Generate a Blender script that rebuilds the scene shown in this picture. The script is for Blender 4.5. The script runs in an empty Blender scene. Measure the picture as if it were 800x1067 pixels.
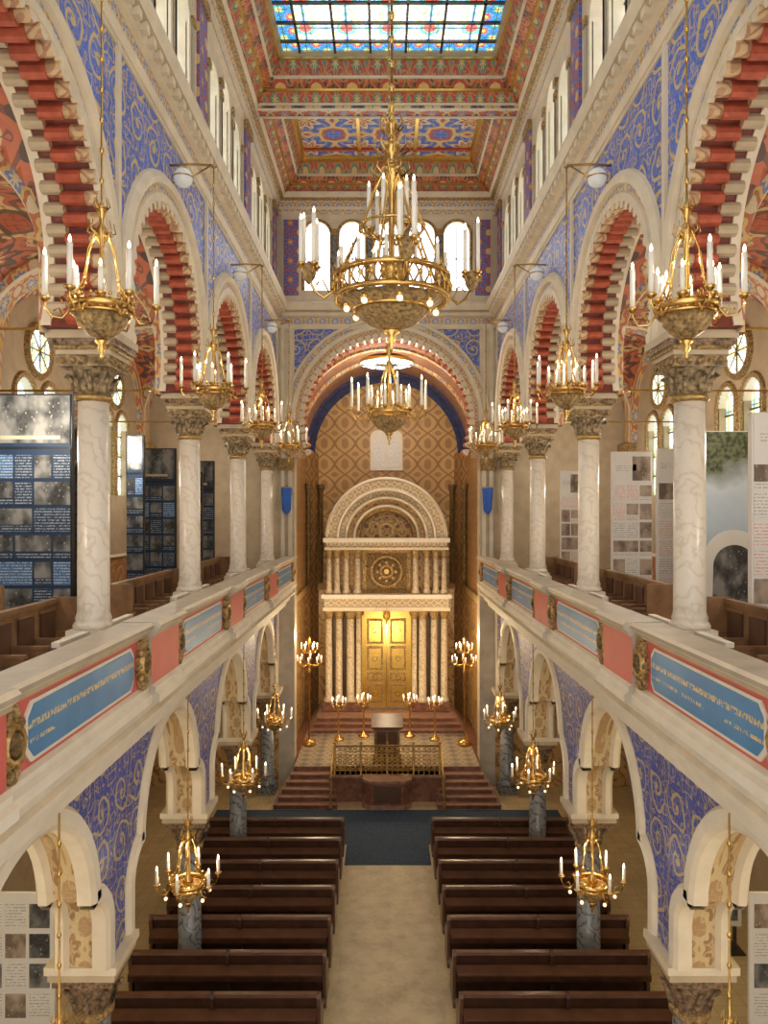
import bpy, math, random
from math import sin, cos, pi, radians, sqrt, atan2
random.seed(7)
E = 9.0            # eye height above the ground floor; z below is eye-relative
F_PX = 780.0
SC = bpy.context.scene

# ------------------------------------------------------------------ mesh builder
class MB:
    def __init__(s, f=None):
        s.V=[]; s.F=[]; s.M=[]; s.S=[]; s.f=f; s.mats=[]
    def mi(s, m):
        if m not in s.mats: s.mats.append(m)
        return s.mats.index(m)
    def add(s, vs, fs, mat, smooth=False):
        o=len(s.V)
        s.V += [s.f(*v) for v in vs] if s.f else [tuple(v) for v in vs]
        single = isinstance(mat,str)
        for i,f in enumerate(fs):
            s.F.append([o+k for k in f]); s.M.append(s.mi(mat if single else mat[i])); s.S.append(smooth)
    def box(s,a0,a1,b0,b1,c0,c1,mat):
        vs=[(a0,b0,c0),(a1,b0,c0),(a1,b1,c0),(a0,b1,c0),(a0,b0,c1),(a1,b0,c1),(a1,b1,c1),(a0,b1,c1)]
        s.add(vs,[(0,3,2,1),(4,5,6,7),(0,1,5,4),(1,2,6,5),(2,3,7,6),(3,0,4,7)],mat)
    def quad(s,p,mat): s.add(p,[(0,1,2,3)],mat)
    def lathe(s,cx,cy,prof,mat,n=16,smooth=True,rot=0.0,cz=0.0,sy=1.0):
        vs=[];fs=[]
        for r,z in prof:
            for i in range(n):
                a=2*pi*i/n+rot
                vs.append((cx+r*cos(a),cy+r*sin(a)*sy,cz+z))
        for j in range(len(prof)-1):
            for i in range(n):
                k=(i+1)%n
                fs.append((j*n+i,j*n+k,(j+1)*n+k,(j+1)*n+i))
        fs.append(tuple(range(n))[::-1]); fs.append(tuple((len(prof)-1)*n+i for i in range(n)))
        s.add(vs,fs,mat,smooth)
    def sph(s,x,y,z,r,mat,n=10,sz=1.0):
        k=max(4,n//2)
        s.lathe(x,y,[(r*sin(pi*j/k)+1e-4,-r*sz*cos(pi*j/k)) for j in range(k+1)],mat,n,True,0,z)
    def tube(s,pts,r,mat,n=6,r2=None):
        vs=[];fs=[];L=len(pts)
        for i,p in enumerate(pts):
            a=pts[max(0,i-1)];b=pts[min(L-1,i+1)]
            d=[b[k]-a[k] for k in range(3)];l=sqrt(sum(x*x for x in d)) or 1;d=[x/l for x in d]
            up=(0,0,1) if abs(d[2])<.9 else (1,0,0)
            e=[d[1]*up[2]-d[2]*up[1],d[2]*up[0]-d[0]*up[2],d[0]*up[1]-d[1]*up[0]]
            l=sqrt(sum(x*x for x in e));e=[x/l for x in e]
            g=[d[1]*e[2]-d[2]*e[1],d[2]*e[0]-d[0]*e[2],d[0]*e[1]-d[1]*e[0]]
            rr=r if r2 is None else r+(r2-r)*i/(L-1)
            for j in range(n):
                t=2*pi*j/n
                vs.append(tuple(p[k]+rr*(cos(t)*e[k]+sin(t)*g[k]) for k in range(3)))
        for i in range(L-1):
            for j in range(n):
                q=(j+1)%n
                fs.append((i*n+j,i*n+q,(i+1)*n+q,(i+1)*n+j))
        fs.append(tuple(range(n))); fs.append(tuple((L-1)*n+j for j in range(n)))
        s.add(vs,fs,mat,True)
    def torus(s,cx,cy,cz,R,r,mat,n=24,m=6,sz=1.0):
        vs=[];fs=[]
        for i in range(n):
            a=2*pi*i/n
            for j in range(m):
                t=2*pi*j/m
                vs.append((cx+(R+r*cos(t))*cos(a),cy+(R+r*cos(t))*sin(a),cz+r*sin(t)*sz))
        for i in range(n):
            for j in range(m):
                fs.append((i*m+j,((i+1)%n)*m+j,((i+1)%n)*m+(j+1)%m,i*m+(j+1)%m))
        s.add(vs,fs,mat,True)
    def prism(s,poly,w0,w1,mf,ms=None):
        n=len(poly); ms=ms or mf
        vs=[(u,v,w0) for u,v in poly]+[(u,v,w1) for u,v in poly]
        fs=[tuple(range(n)),tuple(range(n,2*n))[::-1]]+[(i,(i+1)%n,n+(i+1)%n,n+i) for i in range(n)]
        s.add(vs,fs,[mf,mf]+[ms]*n)
    def sweep(s,path,prof,mats):
        P=len(prof);vs=[];fs=[];mm=[]
        for u,v,nu,nv in path:
            for dr,w in prof: vs.append((u+nu*dr,v+nv*dr,w))
        for i in range(len(path)-1):
            for j in range(P-1):
                fs.append((i*P+j,i*P+j+1,(i+1)*P+j+1,(i+1)*P+j))
                mm.append(mats if isinstance(mats,str) else mats[j])
        s.add(vs,fs,mm)
    def extr(s,prof,u0,u1,mats):
        n=len(prof)
        vs=[(u0,v,w) for v,w in prof]+[(u1,v,w) for v,w in prof]
        fs=[(i,i+1,n+i+1,n+i) for i in range(n-1)]
        mm=[mats if isinstance(mats,str) else mats[i] for i in range(n-1)]
        fs+= [tuple(range(n)),tuple(range(n,2*n))[::-1]]; mm+=[mm[0],mm[0]]
        s.add(vs,fs,mm)
    def mesh(s,name):
        me=bpy.data.meshes.new(name)
        me.from_pydata(s.V,[],s.F)
        for m in s.mats: me.materials.append(MATS[m])
        me.polygons.foreach_set('material_index',s.M)
        me.polygons.foreach_set('use_smooth',s.S)
        me.update()
        return me
    def obj(s,name,loc=(0,0,E)):
        return put(s.mesh(name),name,loc)
def put(me,name,loc,rz=0,sz=1):
    o=bpy.data.objects.new(name,me); SC.collection.objects.link(o)
    o.location=loc; o.rotation_euler=(0,0,rz); o.scale=(1,1,sz)
    return o

# ------------------------------------------------------------------ materials
MATS={}
def new(name):
    m=bpy.data.materials.new(name); m.use_nodes=True; MATS[name]=m
    return m,m.node_tree,m.node_tree.nodes['Principled BSDF']
def Mt(nt,op,a,b=None,c=None):
    n=nt.nodes.new('ShaderNodeMath'); n.operation=op
    for i,x in enumerate((a,b,c)):
        if x is None: continue
        if isinstance(x,(int,float)): n.inputs[i].default_value=x
        else: nt.links.new(x,n.inputs[i])
    return n.outputs[0]
def rgb(c): return (c[0],c[1],c[2],1)
def mix(nt,f,a,b,bt='MIX'):
    n=nt.nodes.new('ShaderNodeMixRGB'); n.blend_type=bt
    for i,x in enumerate((f,a,b)):
        if isinstance(x,(int,float)): n.inputs[i].default_value=x
        elif isinstance(x,tuple): n.inputs[i].default_value=rgb(x)
        else: nt.links.new(x,n.inputs[i])
    return n.outputs[0]
def coord(nt): return nt.nodes.new('ShaderNodeTexCoord').outputs['Object']
def noise(nt,scale,detail=4,vec=None,rough=.5):
    n=nt.nodes.new('ShaderNodeTexNoise'); n.inputs['Scale'].default_value=scale
    n.inputs['Detail'].default_value=detail; n.inputs['Roughness'].default_value=rough
    nt.links.new(vec or coord(nt),n.inputs['Vector']); return n.outputs['Fac']
def ramp(nt,f,stops,const=False):
    n=nt.nodes.new('ShaderNodeValToRGB'); cr=n.color_ramp
    if const: cr.interpolation='CONSTANT'
    while len(cr.elements)<len(stops): cr.elements.new(.5)
    for e,(p,c) in zip(cr.elements,stops): e.position=p; e.color=rgb(c)
    nt.links.new(f,n.inputs[0]); return n.outputs[0]
def uv(nt,mode):
    s=nt.nodes.new('ShaderNodeSeparateXYZ'); nt.links.new(coord(nt),s.inputs[0])
    X,Y,Z=s.outputs
    if mode=='AZ': return Mt(nt,'ADD',X,Y),Z
    if mode=='XY': return X,Y
    if mode=='XZ': return X,Z
    if mode=='V': return X,Mt(nt,'ADD',Y,Mt(nt,'MULTIPLY',Z,.7))
    return Y,Z
def cells(nt,u,v,k,k2=None):
    a=Mt(nt,'SUBTRACT',Mt(nt,'PINGPONG',Mt(nt,'MULTIPLY',u,k),1.0),.5)
    b=Mt(nt,'SUBTRACT',Mt(nt,'PINGPONG',Mt(nt,'MULTIPLY',v,k2 or k),1.0),.5)
    r=Mt(nt,'SQRT',Mt(nt,'ADD',Mt(nt,'MULTIPLY',a,a),Mt(nt,'MULTIPLY',b,b)))
    th=Mt(nt,'ARCTAN2',b,a)
    return a,b,r,th
def scroll(nt,u,v,k,turns=26,thr=.45):
    w=noise(nt,2.2,1); w=Mt(nt,'MULTIPLY',Mt(nt,'SUBTRACT',w,.5),.25)
    a,b,r,th=cells(nt,Mt(nt,'ADD',u,w),Mt(nt,'ADD',v,w),k)
    s=Mt(nt,'GREATER_THAN',Mt(nt,'SINE',Mt(nt,'ADD',th,Mt(nt,'MULTIPLY',r,turns))),thr+.1)
    inn=Mt(nt,'LESS_THAN',r,.46)
    m=Mt(nt,'MULTIPLY',s,inn)
    c=Mt(nt,'LESS_THAN',r,.07)
    p=Mt(nt,'LESS_THAN',Mt(nt,'ABSOLUTE',Mt(nt,'SUBTRACT',r,Mt(nt,'ADD',.56,Mt(nt,'MULTIPLY',.07,Mt(nt,'SINE',Mt(nt,'MULTIPLY',th,12)))))),.018)
    return Mt(nt,'MAXIMUM',Mt(nt,'MAXIMUM',m,c),p)
def bump(nt,bs,h,s=.3,d=.02):
    n=nt.nodes.new('ShaderNodeBump'); n.inputs['Strength'].default_value=s; n.inputs['Distance'].default_value=d
    nt.links.new(h,n.inputs['Height']); nt.links.new(n.outputs[0],bs.inputs['Normal'])
def plain(name,c,rough=.6,metal=0,var=.12,scale=3,bs_=0.0,spec=.4):
    m,nt,b=new(name)
    f=noise(nt,scale,5)
    c2=tuple(x*(1-var*2) for x in c); c3=tuple(min(1,x*(1+var*.5)) for x in c)
    nt.links.new(ramp(nt,f,[(.25,c2),(.7,c3)]),b.inputs['Base Color'])
    b.inputs['Roughness'].default_value=rough; b.inputs['Metallic'].default_value=metal
    b.inputs['Specular IOR Level'].default_value=spec
    if bs_: bump(nt,b,noise(nt,scale*6,4),bs_)
    return m
def emit(name,c,st):
    m,nt,b=new(name)
    b.inputs['Base Color'].default_value=rgb(c); b.inputs['Emission Color'].default_value=rgb(c); b.inputs['Emission Strength'].default_value=st

plain('cream',(.72,.63,.48),.55,var=.07)
plain('cream_dark',(.50,.40,.27),.6,var=.1)
plain('greybeige',(.48,.42,.33),.5)
plain('plaster_white',(.77,.72,.62),.6,var=.05)
plain('red_paint',(.62,.13,.11),.5,var=.06)
plain('red_soffit',(.48,.11,.06),.55,var=.2,scale=8)
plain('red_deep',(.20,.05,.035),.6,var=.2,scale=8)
plain('brass',(.74,.48,.16),.25,1,var=.1,scale=12)
plain('gold',(.76,.48,.12),.3,.9,var=.12,scale=15)
plain('gold_dull',(.55,.36,.13),.4,.6,var=.3,scale=18)
plain('gold_carved',(.58,.39,.17),.42,.5,var=.45,scale=22,bs_=.9)
plain('bronze',(.28,.18,.08),.4,.6,var=.5,scale=20,bs_=.8)
plain('capital_carved',(.48,.35,.20),.5,.15,var=.55,scale=16,bs_=1)
plain('capital_brown',(.38,.25,.15),.5,.1,var=.5,scale=18,bs_=1)
plain('dark_wood',(.075,.032,.018),.3,var=.25,scale=5,spec=.5)
plain('pew_edge',(.15,.07,.04),.28,var=.2)
plain('oak_wood',(.30,.165,.08),.4,var=.25,scale=4)
plain('oak_dark',(.12,.06,.035),.45,var=.2)
plain('candle_white',(.85,.82,.74),.4,var=.02)
plain('red_marble',(.24,.105,.07),.3,var=.3,scale=6,spec=.5)
plain('pink_marble',(.36,.20,.14),.35,var=.25,scale=5,spec=.5)
plain('dark_recess',(.20,.12,.06),.5,var=.2)
plain('blue_carpet',(.045,.075,.125),.95,var=.25,scale=14)
plain('blue_dark',(.035,.045,.15),.5,var=.3,scale=7)
plain('blue_cloth',(.03,.12,.5),.7)
plain('iron',(.1,.09,.08),.4,.7)
plain('black_box',(.02,.02,.022),.4)
plain('navy_panel',(.018,.045,.10),.6,var=.1)
plain('white_panel',(.80,.79,.76),.6,var=.03)
plain('text_grey',(.6,.5,.36),.5)
plain('red_cloth',(.6,.05,.04),.7)
emit('bulb',(1.0,.80,.5),9)
emit('bulb_small',(1.0,.74,.42),1.6)
emit('globe_glass',(.7,.72,.72),.12)
MATS['globe_glass'].node_tree.nodes['Principled BSDF'].inputs['Roughness'].default_value=.1
def marble(name,c1,c2,scale,rough=.18,amt=1.0,vs=3):
    m,nt,b=new(name)
    w=nt.nodes.new('ShaderNodeTexWave'); w.inputs['Scale'].default_value=scale; w.inputs['Distortion'].default_value=14
    w.inputs['Detail'].default_value=5; w.inputs['Detail Scale'].default_value=1.6; w.bands_direction='DIAGONAL'
    nt.links.new(coord(nt),w.inputs['Vector'])
    f=Mt(nt,'MULTIPLY',w.outputs['Fac'],noise(nt,vs,5))
    nt.links.new(ramp(nt,f,[(.01,c2),(.05*amt+.01,tuple((p+q*2)/3 for p,q in zip(c2,c1))),(.32*amt,c1)]),b.inputs['Base Color'])
    b.inputs['Roughness'].default_value=rough
marble('marble_white',(.73,.66,.56),(.63,.55,.45),2.0,.28,.9,5)
marble('marble_grey',(.22,.23,.24),(.08,.085,.09),2.2)
marble('marble_ark',(.66,.55,.39),(.44,.33,.21),2.4,.3,1.2,5)
marble('marble_yellow',(.54,.34,.14),(.28,.14,.06),1.2)
def arab(name,mode,k,base,line,rough=.5,base2=None):
    m,nt,b=new(name)
    u,v=uv(nt,mode)
    s1=scroll(nt,u,v,k,24,.62); s2=scroll(nt,Mt(nt,'ADD',u,.37),Mt(nt,'ADD',v,.21),k*2.1,18,.6)
    s3=scroll(nt,Mt(nt,'ADD',u,.13),Mt(nt,'ADD',v,.61),k*4.0,12,.55)
    bc=ramp(nt,noise(nt,1.6,3),[(.3,tuple(x*.8 for x in base)),(.7,base2 or tuple(min(1,x*1.2) for x in base))])
    c=mix(nt,Mt(nt,'MULTIPLY',s3,.22),bc,line)
    c=mix(nt,Mt(nt,'MULTIPLY',s2,.5),c,line)
    c=mix(nt,Mt(nt,'MULTIPLY',s1,.95),c,line)
    nt.links.new(c,b.inputs['Base Color']); b.inputs['Roughness'].default_value=rough
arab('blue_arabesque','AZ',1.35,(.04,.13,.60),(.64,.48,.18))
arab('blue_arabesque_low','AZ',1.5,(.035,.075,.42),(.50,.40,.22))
arab('red_wall_low','AZ',.8,(.42,.16,.07),(.6,.4,.14))
def ornate(name,mode,k,pal,line=(.55,.38,.14),k2=None,ls=.8):
    m,nt,b=new(name)
    u,v=uv(nt,mode)
    a,bb,r,th=cells(nt,u,v,k,k2)
    star=Mt(nt,'ADD',r,Mt(nt,'MULTIPLY',.06,Mt(nt,'COSINE',Mt(nt,'MULTIPLY',th,8))))
    n=len(pal)
    c=ramp(nt,Mt(nt,'MULTIPLY',star,1.45),[(i/n,p) for i,p in enumerate(pal)],True)
    s=scroll(nt,u,v,k*2,20,.5)
    c=mix(nt,Mt(nt,'MULTIPLY',s,ls),c,line)
    nt.links.new(c,b.inputs['Base Color']); b.inputs['Roughness'].default_value=.5
RED=(.42,.07,.045);BLU=(.06,.13,.48);GRN=(.06,.27,.22);GLD=(.68,.46,.16);CRM=(.66,.55,.38);DRK=(.10,.05,.04);ORG=(.50,.19,.06)
ornate('orn_red','XY',1.1,[GLD,RED,ORG,RED,DRK,RED,GLD],ls=.5)
ornate('orn_redgreen','XY',1.9,[GLD,GRN,RED,RED,ORG,GRN,GLD],ls=.45)
ornate('orn_blue','XY',1.3,[GLD,BLU,RED,RED,GLD,BLU,DRK],ls=.45)
ornate('orn_star','XY',.62,[GLD,RED,CRM,BLU,BLU,GLD,RED,BLU],ls=.6)
ornate('orn_pil','AZ',1.6,[GLD,RED,BLU,BLU,RED,BLU,GLD],ls=.3)
ornate('orn_pil_teal','AZ',2.2,[GLD,(.1,.2,.4),(.1,.2,.4),GLD,RED],ls=.3)
ornate('orn_rib','V',2.2,[CRM,(.16,.25,.5),GLD,(.45,.16,.1),CRM],ls=.3)
ornate('vault_red','XY',.62,[(.60,.42,.18),(.42,.10,.05),(.10,.06,.05),(.50,.14,.06),(.46,.12,.06),(.62,.42,.2),(.14,.07,.05),(.42,.1,.05)],line=(.10,.05,.04),ls=.75)
ornate('orn_band','AZ',2.4,[CRM,(.16,.22,.5),CRM,(.5,.3,.12),CRM],line=(.62,.52,.36),ls=.5)
ornate('soffit_gold','V',2.6,[(.5,.33,.15),(.32,.18,.08),(.55,.42,.22),(.4,.25,.12)],line=(.6,.48,.28),ls=.5)
ornate('lattice_wood','AZ',2.4,[(.46,.30,.12),(.24,.12,.05),(.42,.25,.09),(.17,.08,.03)],ls=.3)
ornate('orn_ark','XZ',3.2,[(.64,.54,.38),(.36,.26,.15),(.66,.56,.4),(.42,.3,.17)],line=(.32,.23,.13),ls=.6)
def scale_mat(name,mode,k,c1,c2,line):
    m,nt,b=new(name); u,v=uv(nt,mode)
    vv=Mt(nt,'MULTIPLY',v,k); uu=Mt(nt,'MULTIPLY',u,k)
    s=Mt(nt,'MULTIPLY',Mt(nt,'SINE',Mt(nt,'MULTIPLY',vv,2*pi)),.08)
    p=Mt(nt,'ABSOLUTE',Mt(nt,'SINE',Mt(nt,'MULTIPLY',pi,Mt(nt,'ADD',Mt(nt,'ADD',uu,vv),s))))
    q=Mt(nt,'ABSOLUTE',Mt(nt,'SINE',Mt(nt,'MULTIPLY',pi,Mt(nt,'SUBTRACT',Mt(nt,'SUBTRACT',uu,vv),s))))
    mn=Mt(nt,'MINIMUM',p,q)
    l=Mt(nt,'LESS_THAN',mn,.2)
    d=Mt(nt,'GREATER_THAN',Mt(nt,'MULTIPLY',p,q),.74)
    c=ramp(nt,noise(nt,.8,3),[(.3,c1),(.7,c2)])
    c=mix(nt,Mt(nt,'MULTIPLY',l,.8),c,line); c=mix(nt,Mt(nt,'MULTIPLY',d,.6),c,line)
    nt.links.new(c,b.inputs['Base Color']); b.inputs['Roughness'].default_value=.5
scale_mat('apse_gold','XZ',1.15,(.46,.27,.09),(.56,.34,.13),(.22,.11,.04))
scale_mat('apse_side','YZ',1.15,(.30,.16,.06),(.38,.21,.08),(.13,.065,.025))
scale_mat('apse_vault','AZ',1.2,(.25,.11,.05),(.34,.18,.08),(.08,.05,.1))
scale_mat('tooth_gold','AZ',3,(.56,.38,.2),(.68,.52,.32),(.36,.16,.09))
def stone(name,c1,c2,tile,dark=.6,mf=.35):
    m,nt,b=new(name)
    br=nt.nodes.new('ShaderNodeTexBrick'); br.offset=0.0
    br.inputs['Scale'].default_value=tile; br.inputs['Mortar Size'].default_value=.012; br.inputs['Brick Width'].default_value=.5;br.inputs['Row Height'].default_value=.5
    br.inputs['Color1'].default_value=rgb(c1);br.inputs['Color2'].default_value=rgb(c2);br.inputs['Mortar'].default_value=rgb(tuple(x*dark for x in c1))
    nt.links.new(coord(nt),br.inputs['Vector'])
    c=mix(nt,mf,br.outputs[0],ramp(nt,noise(nt,2.2,8,rough=.7),[(.34,tuple(x*.68 for x in c1)),(.6,c2)]))
    nt.links.new(c,b.inputs['Base Color']); b.inputs['Roughness'].default_value=.5
stone('floor_stone',(.55,.42,.22),(.62,.50,.29),1.6)
stone('aisle_stone',(.52,.42,.27),(.57,.48,.32),.2,.9,.8)
plain('aisle_border',(.56,.46,.28),.5,var=.12,scale=4)
def checker(name,k,c1,c2,line):
    m,nt,b=new(name);u,v=uv(nt,'XY');a,bb,r,th=cells(nt,u,v,k)
    c=ramp(nt,Mt(nt,'ADD',Mt(nt,'ABSOLUTE',a),Mt(nt,'ABSOLUTE',bb)),[(0,line),(.14,c1),(.5,c2),(.86,line)],True)
    nt.links.new(c,b.inputs['Base Color']); b.inputs['Roughness'].default_value=.3
checker('tile_mosaic',2.2,(.38,.32,.24),(.23,.20,.16),(.12,.12,.1))
def glass(name,mode,k,pal,st,k2=None,vk=7,white=.5):
    m,nt,b=new(name);u,v=uv(nt,mode);a,bb,r,th=cells(nt,u,v,k,k2)
    star=Mt(nt,'ADD',r,Mt(nt,'MULTIPLY',.05,Mt(nt,'COSINE',Mt(nt,'MULTIPLY',th,8))))
    n=len(pal)
    c=ramp(nt,Mt(nt,'MULTIPLY',star,1.42),[(i/n,p) for i,p in enumerate(pal)],True)
    vo=nt.nodes.new('ShaderNodeTexVoronoi'); vo.inputs['Scale'].default_value=vk; nt.links.new(coord(nt),vo.inputs['Vector'])
    c=mix(nt,.35,c,mix(nt,.5,vo.outputs['Color'],(1,1,1)),'MULTIPLY')
    vd=nt.nodes.new('ShaderNodeTexVoronoi'); vd.feature='DISTANCE_TO_EDGE'; vd.inputs['Scale'].default_value=vk; nt.links.new(coord(nt),vd.inputs['Vector'])
    lead=Mt(nt,'LESS_THAN',vd.outputs[0],.035)
    edge=Mt(nt,'GREATER_THAN',Mt(nt,'MAXIMUM',Mt(nt,'ABSOLUTE',a),Mt(nt,'ABSOLUTE',bb)),.475)
    c=mix(nt,Mt(nt,'MULTIPLY',Mt(nt,'MAXIMUM',lead,edge),.85),c,(.02,.02,.03))
    b.inputs['Base Color'].default_value=(.02,.02,.02,1)
    nt.links.new(c,b.inputs['Emission Color']); b.inputs['Emission Strength'].default_value=st
glass('glass_sky','XY',1.02,[(.95,.95,.8),(.85,.9,1),(.8,.9,1),(.95,.8,.3),(.4,.65,.95),(.15,.5,.35),(.7,.12,.1)],3.0)
glass('glass_border','XY',2.0,[(.9,.75,.2),(.8,.08,.06),(.1,.4,.85),(.05,.25,.8),(.1,.5,.4),(.9,.8,.3)],1.6,vk=9)
glass('glass_win','AZ',1.6,[(1,1,.95),(.95,1,1),(.85,.95,1),(1,.9,.6),(.6,.75,.9)],3.2,vk=5)
glass('glass_win_col','AZ',1.6,[(1,.95,.7),(.9,1,.9),(.5,.75,.8),(.9,.7,.25),(.3,.5,.4)],2.8,vk=5)
emit('glass_white',(.93,.96,1),3.2)
m,nt,b=new('inscription_blue')
s=nt.nodes.new('ShaderNodeSeparateXYZ'); nt.links.new(coord(nt),s.inputs[0])
mp=nt.nodes.new('ShaderNodeMapping'); mp.inputs['Scale'].default_value=(1,34,16); nt.links.new(coord(nt),mp.inputs[0])
nz=noise(nt,1,2,mp.outputs[0])
l1=Mt(nt,'LESS_THAN',Mt(nt,'ABSOLUTE',Mt(nt,'ADD',s.outputs[2],1.76)),.03)
l2=Mt(nt,'LESS_THAN',Mt(nt,'ABSOLUTE',Mt(nt,'ADD',s.outputs[2],1.90)),.018)
mk=Mt(nt,'MULTIPLY',Mt(nt,'MAXIMUM',l1,Mt(nt,'MULTIPLY',l2,Mt(nt,'GREATER_THAN',noise(nt,.8,1),.5))),Mt(nt,'GREATER_THAN',nz,.5))
nt.links.new(mix(nt,mk,ramp(nt,noise(nt,2,3),[(.3,(.045,.19,.42)),(.7,(.07,.25,.50))]),(.66,.50,.2)),b.inputs['Base Color'])
b.inputs['Roughness'].default_value=.4
# printed photographs: crowds of light faces on dark clothing, lighter background
def photo_mat(name,dark,mid,light):
    m,nt,b=new(name)
    mp=nt.nodes.new('ShaderNodeMapping'); mp.inputs['Scale'].default_value=(1,1,.75); nt.links.new(coord(nt),mp.inputs[0])
    vo=nt.nodes.new('ShaderNodeTexVoronoi'); vo.inputs['Scale'].default_value=13; nt.links.new(mp.outputs[0],vo.inputs['Vector'])
    face=ramp(nt,vo.outputs['Distance'],[(.14,(1,1,1)),(.26,(0,0,0))])
    bg=ramp(nt,noise(nt,3.2,2,mp.outputs[0]),[(.40,dark),(.52,mid),(.62,tuple((p+q)/2 for p,q in zip(mid,light)))])
    c=mix(nt,Mt(nt,'MULTIPLY',.25,noise(nt,22,3)),bg,light)
    f=Mt(nt,'MULTIPLY',Mt(nt,'MULTIPLY',face,.6),Mt(nt,'LESS_THAN',noise(nt,3.2,2,mp.outputs[0]),.53))
    nt.links.new(mix(nt,f,c,light),b.inputs['Base Color']); b.inputs['Roughness'].default_value=.75; b.inputs['Specular IOR Level'].default_value=.1
photo_mat('printed_photo',(.015,.018,.022),(.12,.125,.13),(.42,.41,.38))
photo_mat('printed_photo_colour',(.14,.10,.08),(.34,.27,.22),(.62,.52,.42))
m,nt,b=new('banner_picture')
s=nt.nodes.new('ShaderNodeSeparateXYZ'); nt.links.new(coord(nt),s.inputs[0])
h=Mt(nt,'ADD',s.outputs[2],Mt(nt,'MULTIPLY',Mt(nt,'SUBTRACT',noise(nt,1.6,4),.5),1.2))
hh=Mt(nt,'MULTIPLY',Mt(nt,'ADD',h,2.3),.26)
c=ramp(nt,hh,[(0,(.40,.44,.46)),(.35,(.38,.48,.58)),(.58,(.50,.62,.74)),(.74,(.62,.72,.82)),(.88,(.14,.16,.10))])
c=mix(nt,Mt(nt,'MULTIPLY',Mt(nt,'GREATER_THAN',hh,.86),.8),c,ramp(nt,noise(nt,12,4),[(.4,(.03,.05,.02)),(.6,(.20,.22,.12))]))
nt.links.new(c,b.inputs['Base Color'])
def textm(name,bg,fg,dens=28):
    m,nt,b=new(name)
    s=nt.nodes.new('ShaderNodeSeparateXYZ'); nt.links.new(coord(nt),s.inputs[0])
    ln=Mt(nt,'GREATER_THAN',Mt(nt,'SINE',Mt(nt,'MULTIPLY',s.outputs[2],dens*2*pi/2)),.2)
    wd=Mt(nt,'GREATER_THAN',noise(nt,40,1),.47)
    nt.links.new(mix(nt,Mt(nt,'MULTIPLY',Mt(nt,'MULTIPLY',ln,wd),.75),bg,fg),b.inputs['Base Color'])
textm('text_light',(.018,.045,.10),(.5,.55,.6),40)
textm('text_dark',(.80,.79,.76),(.35,.35,.35),40)
textm('text_red',(.80,.79,.76),(.7,.28,.22),40)
textm('text_blue',(.06,.16,.34),(.6,.7,.8),40)

# ------------------------------------------------------------------ layout constants
XF=3.6; XB=4.3; XC=3.9; XO=8.0; YE=24.9
COLY=[0.1,4.95,9.8,14.65,19.5,24.35]
BAY=4.85; MID=[(COLY[i]+COLY[i+1])/2 for i in range(5)]
ZCOR=6.3; ZCL=7.05; ZTOP=10.6; ZFL=-9.0; ZG=-2.35
def side(sg,X=XF): return lambda u,v,w: (sg*(X-w),u,v)
def endf(Y=YE): return lambda u,v,w: (u,Y-w,v)

def arch_path(cu,cv,r,a0=0,a1=180,n=36,base=None):
    p=[]
    if base is not None: p.append((cu+r,base,1,0))
    for i in range(n+1):
        a=radians(a0+(a1-a0)*i/n); p.append((cu+r*cos(a),cv+r*sin(a),cos(a),sin(a)))
    if base is not None: p.append((cu-r,base,-1,0))
    return p
def wall_above(mb,pts,ztop,w0,w1,mf,ms,mback=None):
    for (a,b) in zip(pts[:-1],pts[1:]):
        if abs(a[0]-b[0])>1e-6:
            mb.quad([(a[0],a[1],w0),(b[0],b[1],w0),(b[0],ztop,w0),(a[0],ztop,w0)],mf)
            mb.quad([(a[0],a[1],w1),(b[0],b[1],w1),(b[0],ztop,w1),(a[0],ztop,w1)],mback or mf)
        mb.quad([(a[0],a[1],w0),(b[0],b[1],w0),(b[0],b[1],w1),(a[0],a[1],w1)],ms)
def teeth(mb,cu,cv,r,n,a0,a1,w0,w1,size,mf,ms,asp=1.25):
    for i in range(n):
        a=radians(a0+(a1-a0)*(i+.5)/n)
        er=(cos(a),sin(a)); et=(-sin(a),cos(a)); hw=size
        poly=[]
        for k in range(7):
            t=pi*k/6
            tt=hw*cos(t); rr=-hw*asp*sin(t)
            poly.append((cu+er[0]*(r+rr)+et[0]*tt, cv+er[1]*(r+rr)+et[1]*tt))
        poly.append((cu+er[0]*(r+.05)-et[0]*hw,cv+er[1]*(r+.05)-et[1]*hw))
        poly.append((cu+er[0]*(r+.05)+et[0]*hw,cv+er[1]*(r+.05)+et[1]*hw))
        mb.prism(poly,w0,w1,mf,ms)

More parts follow.
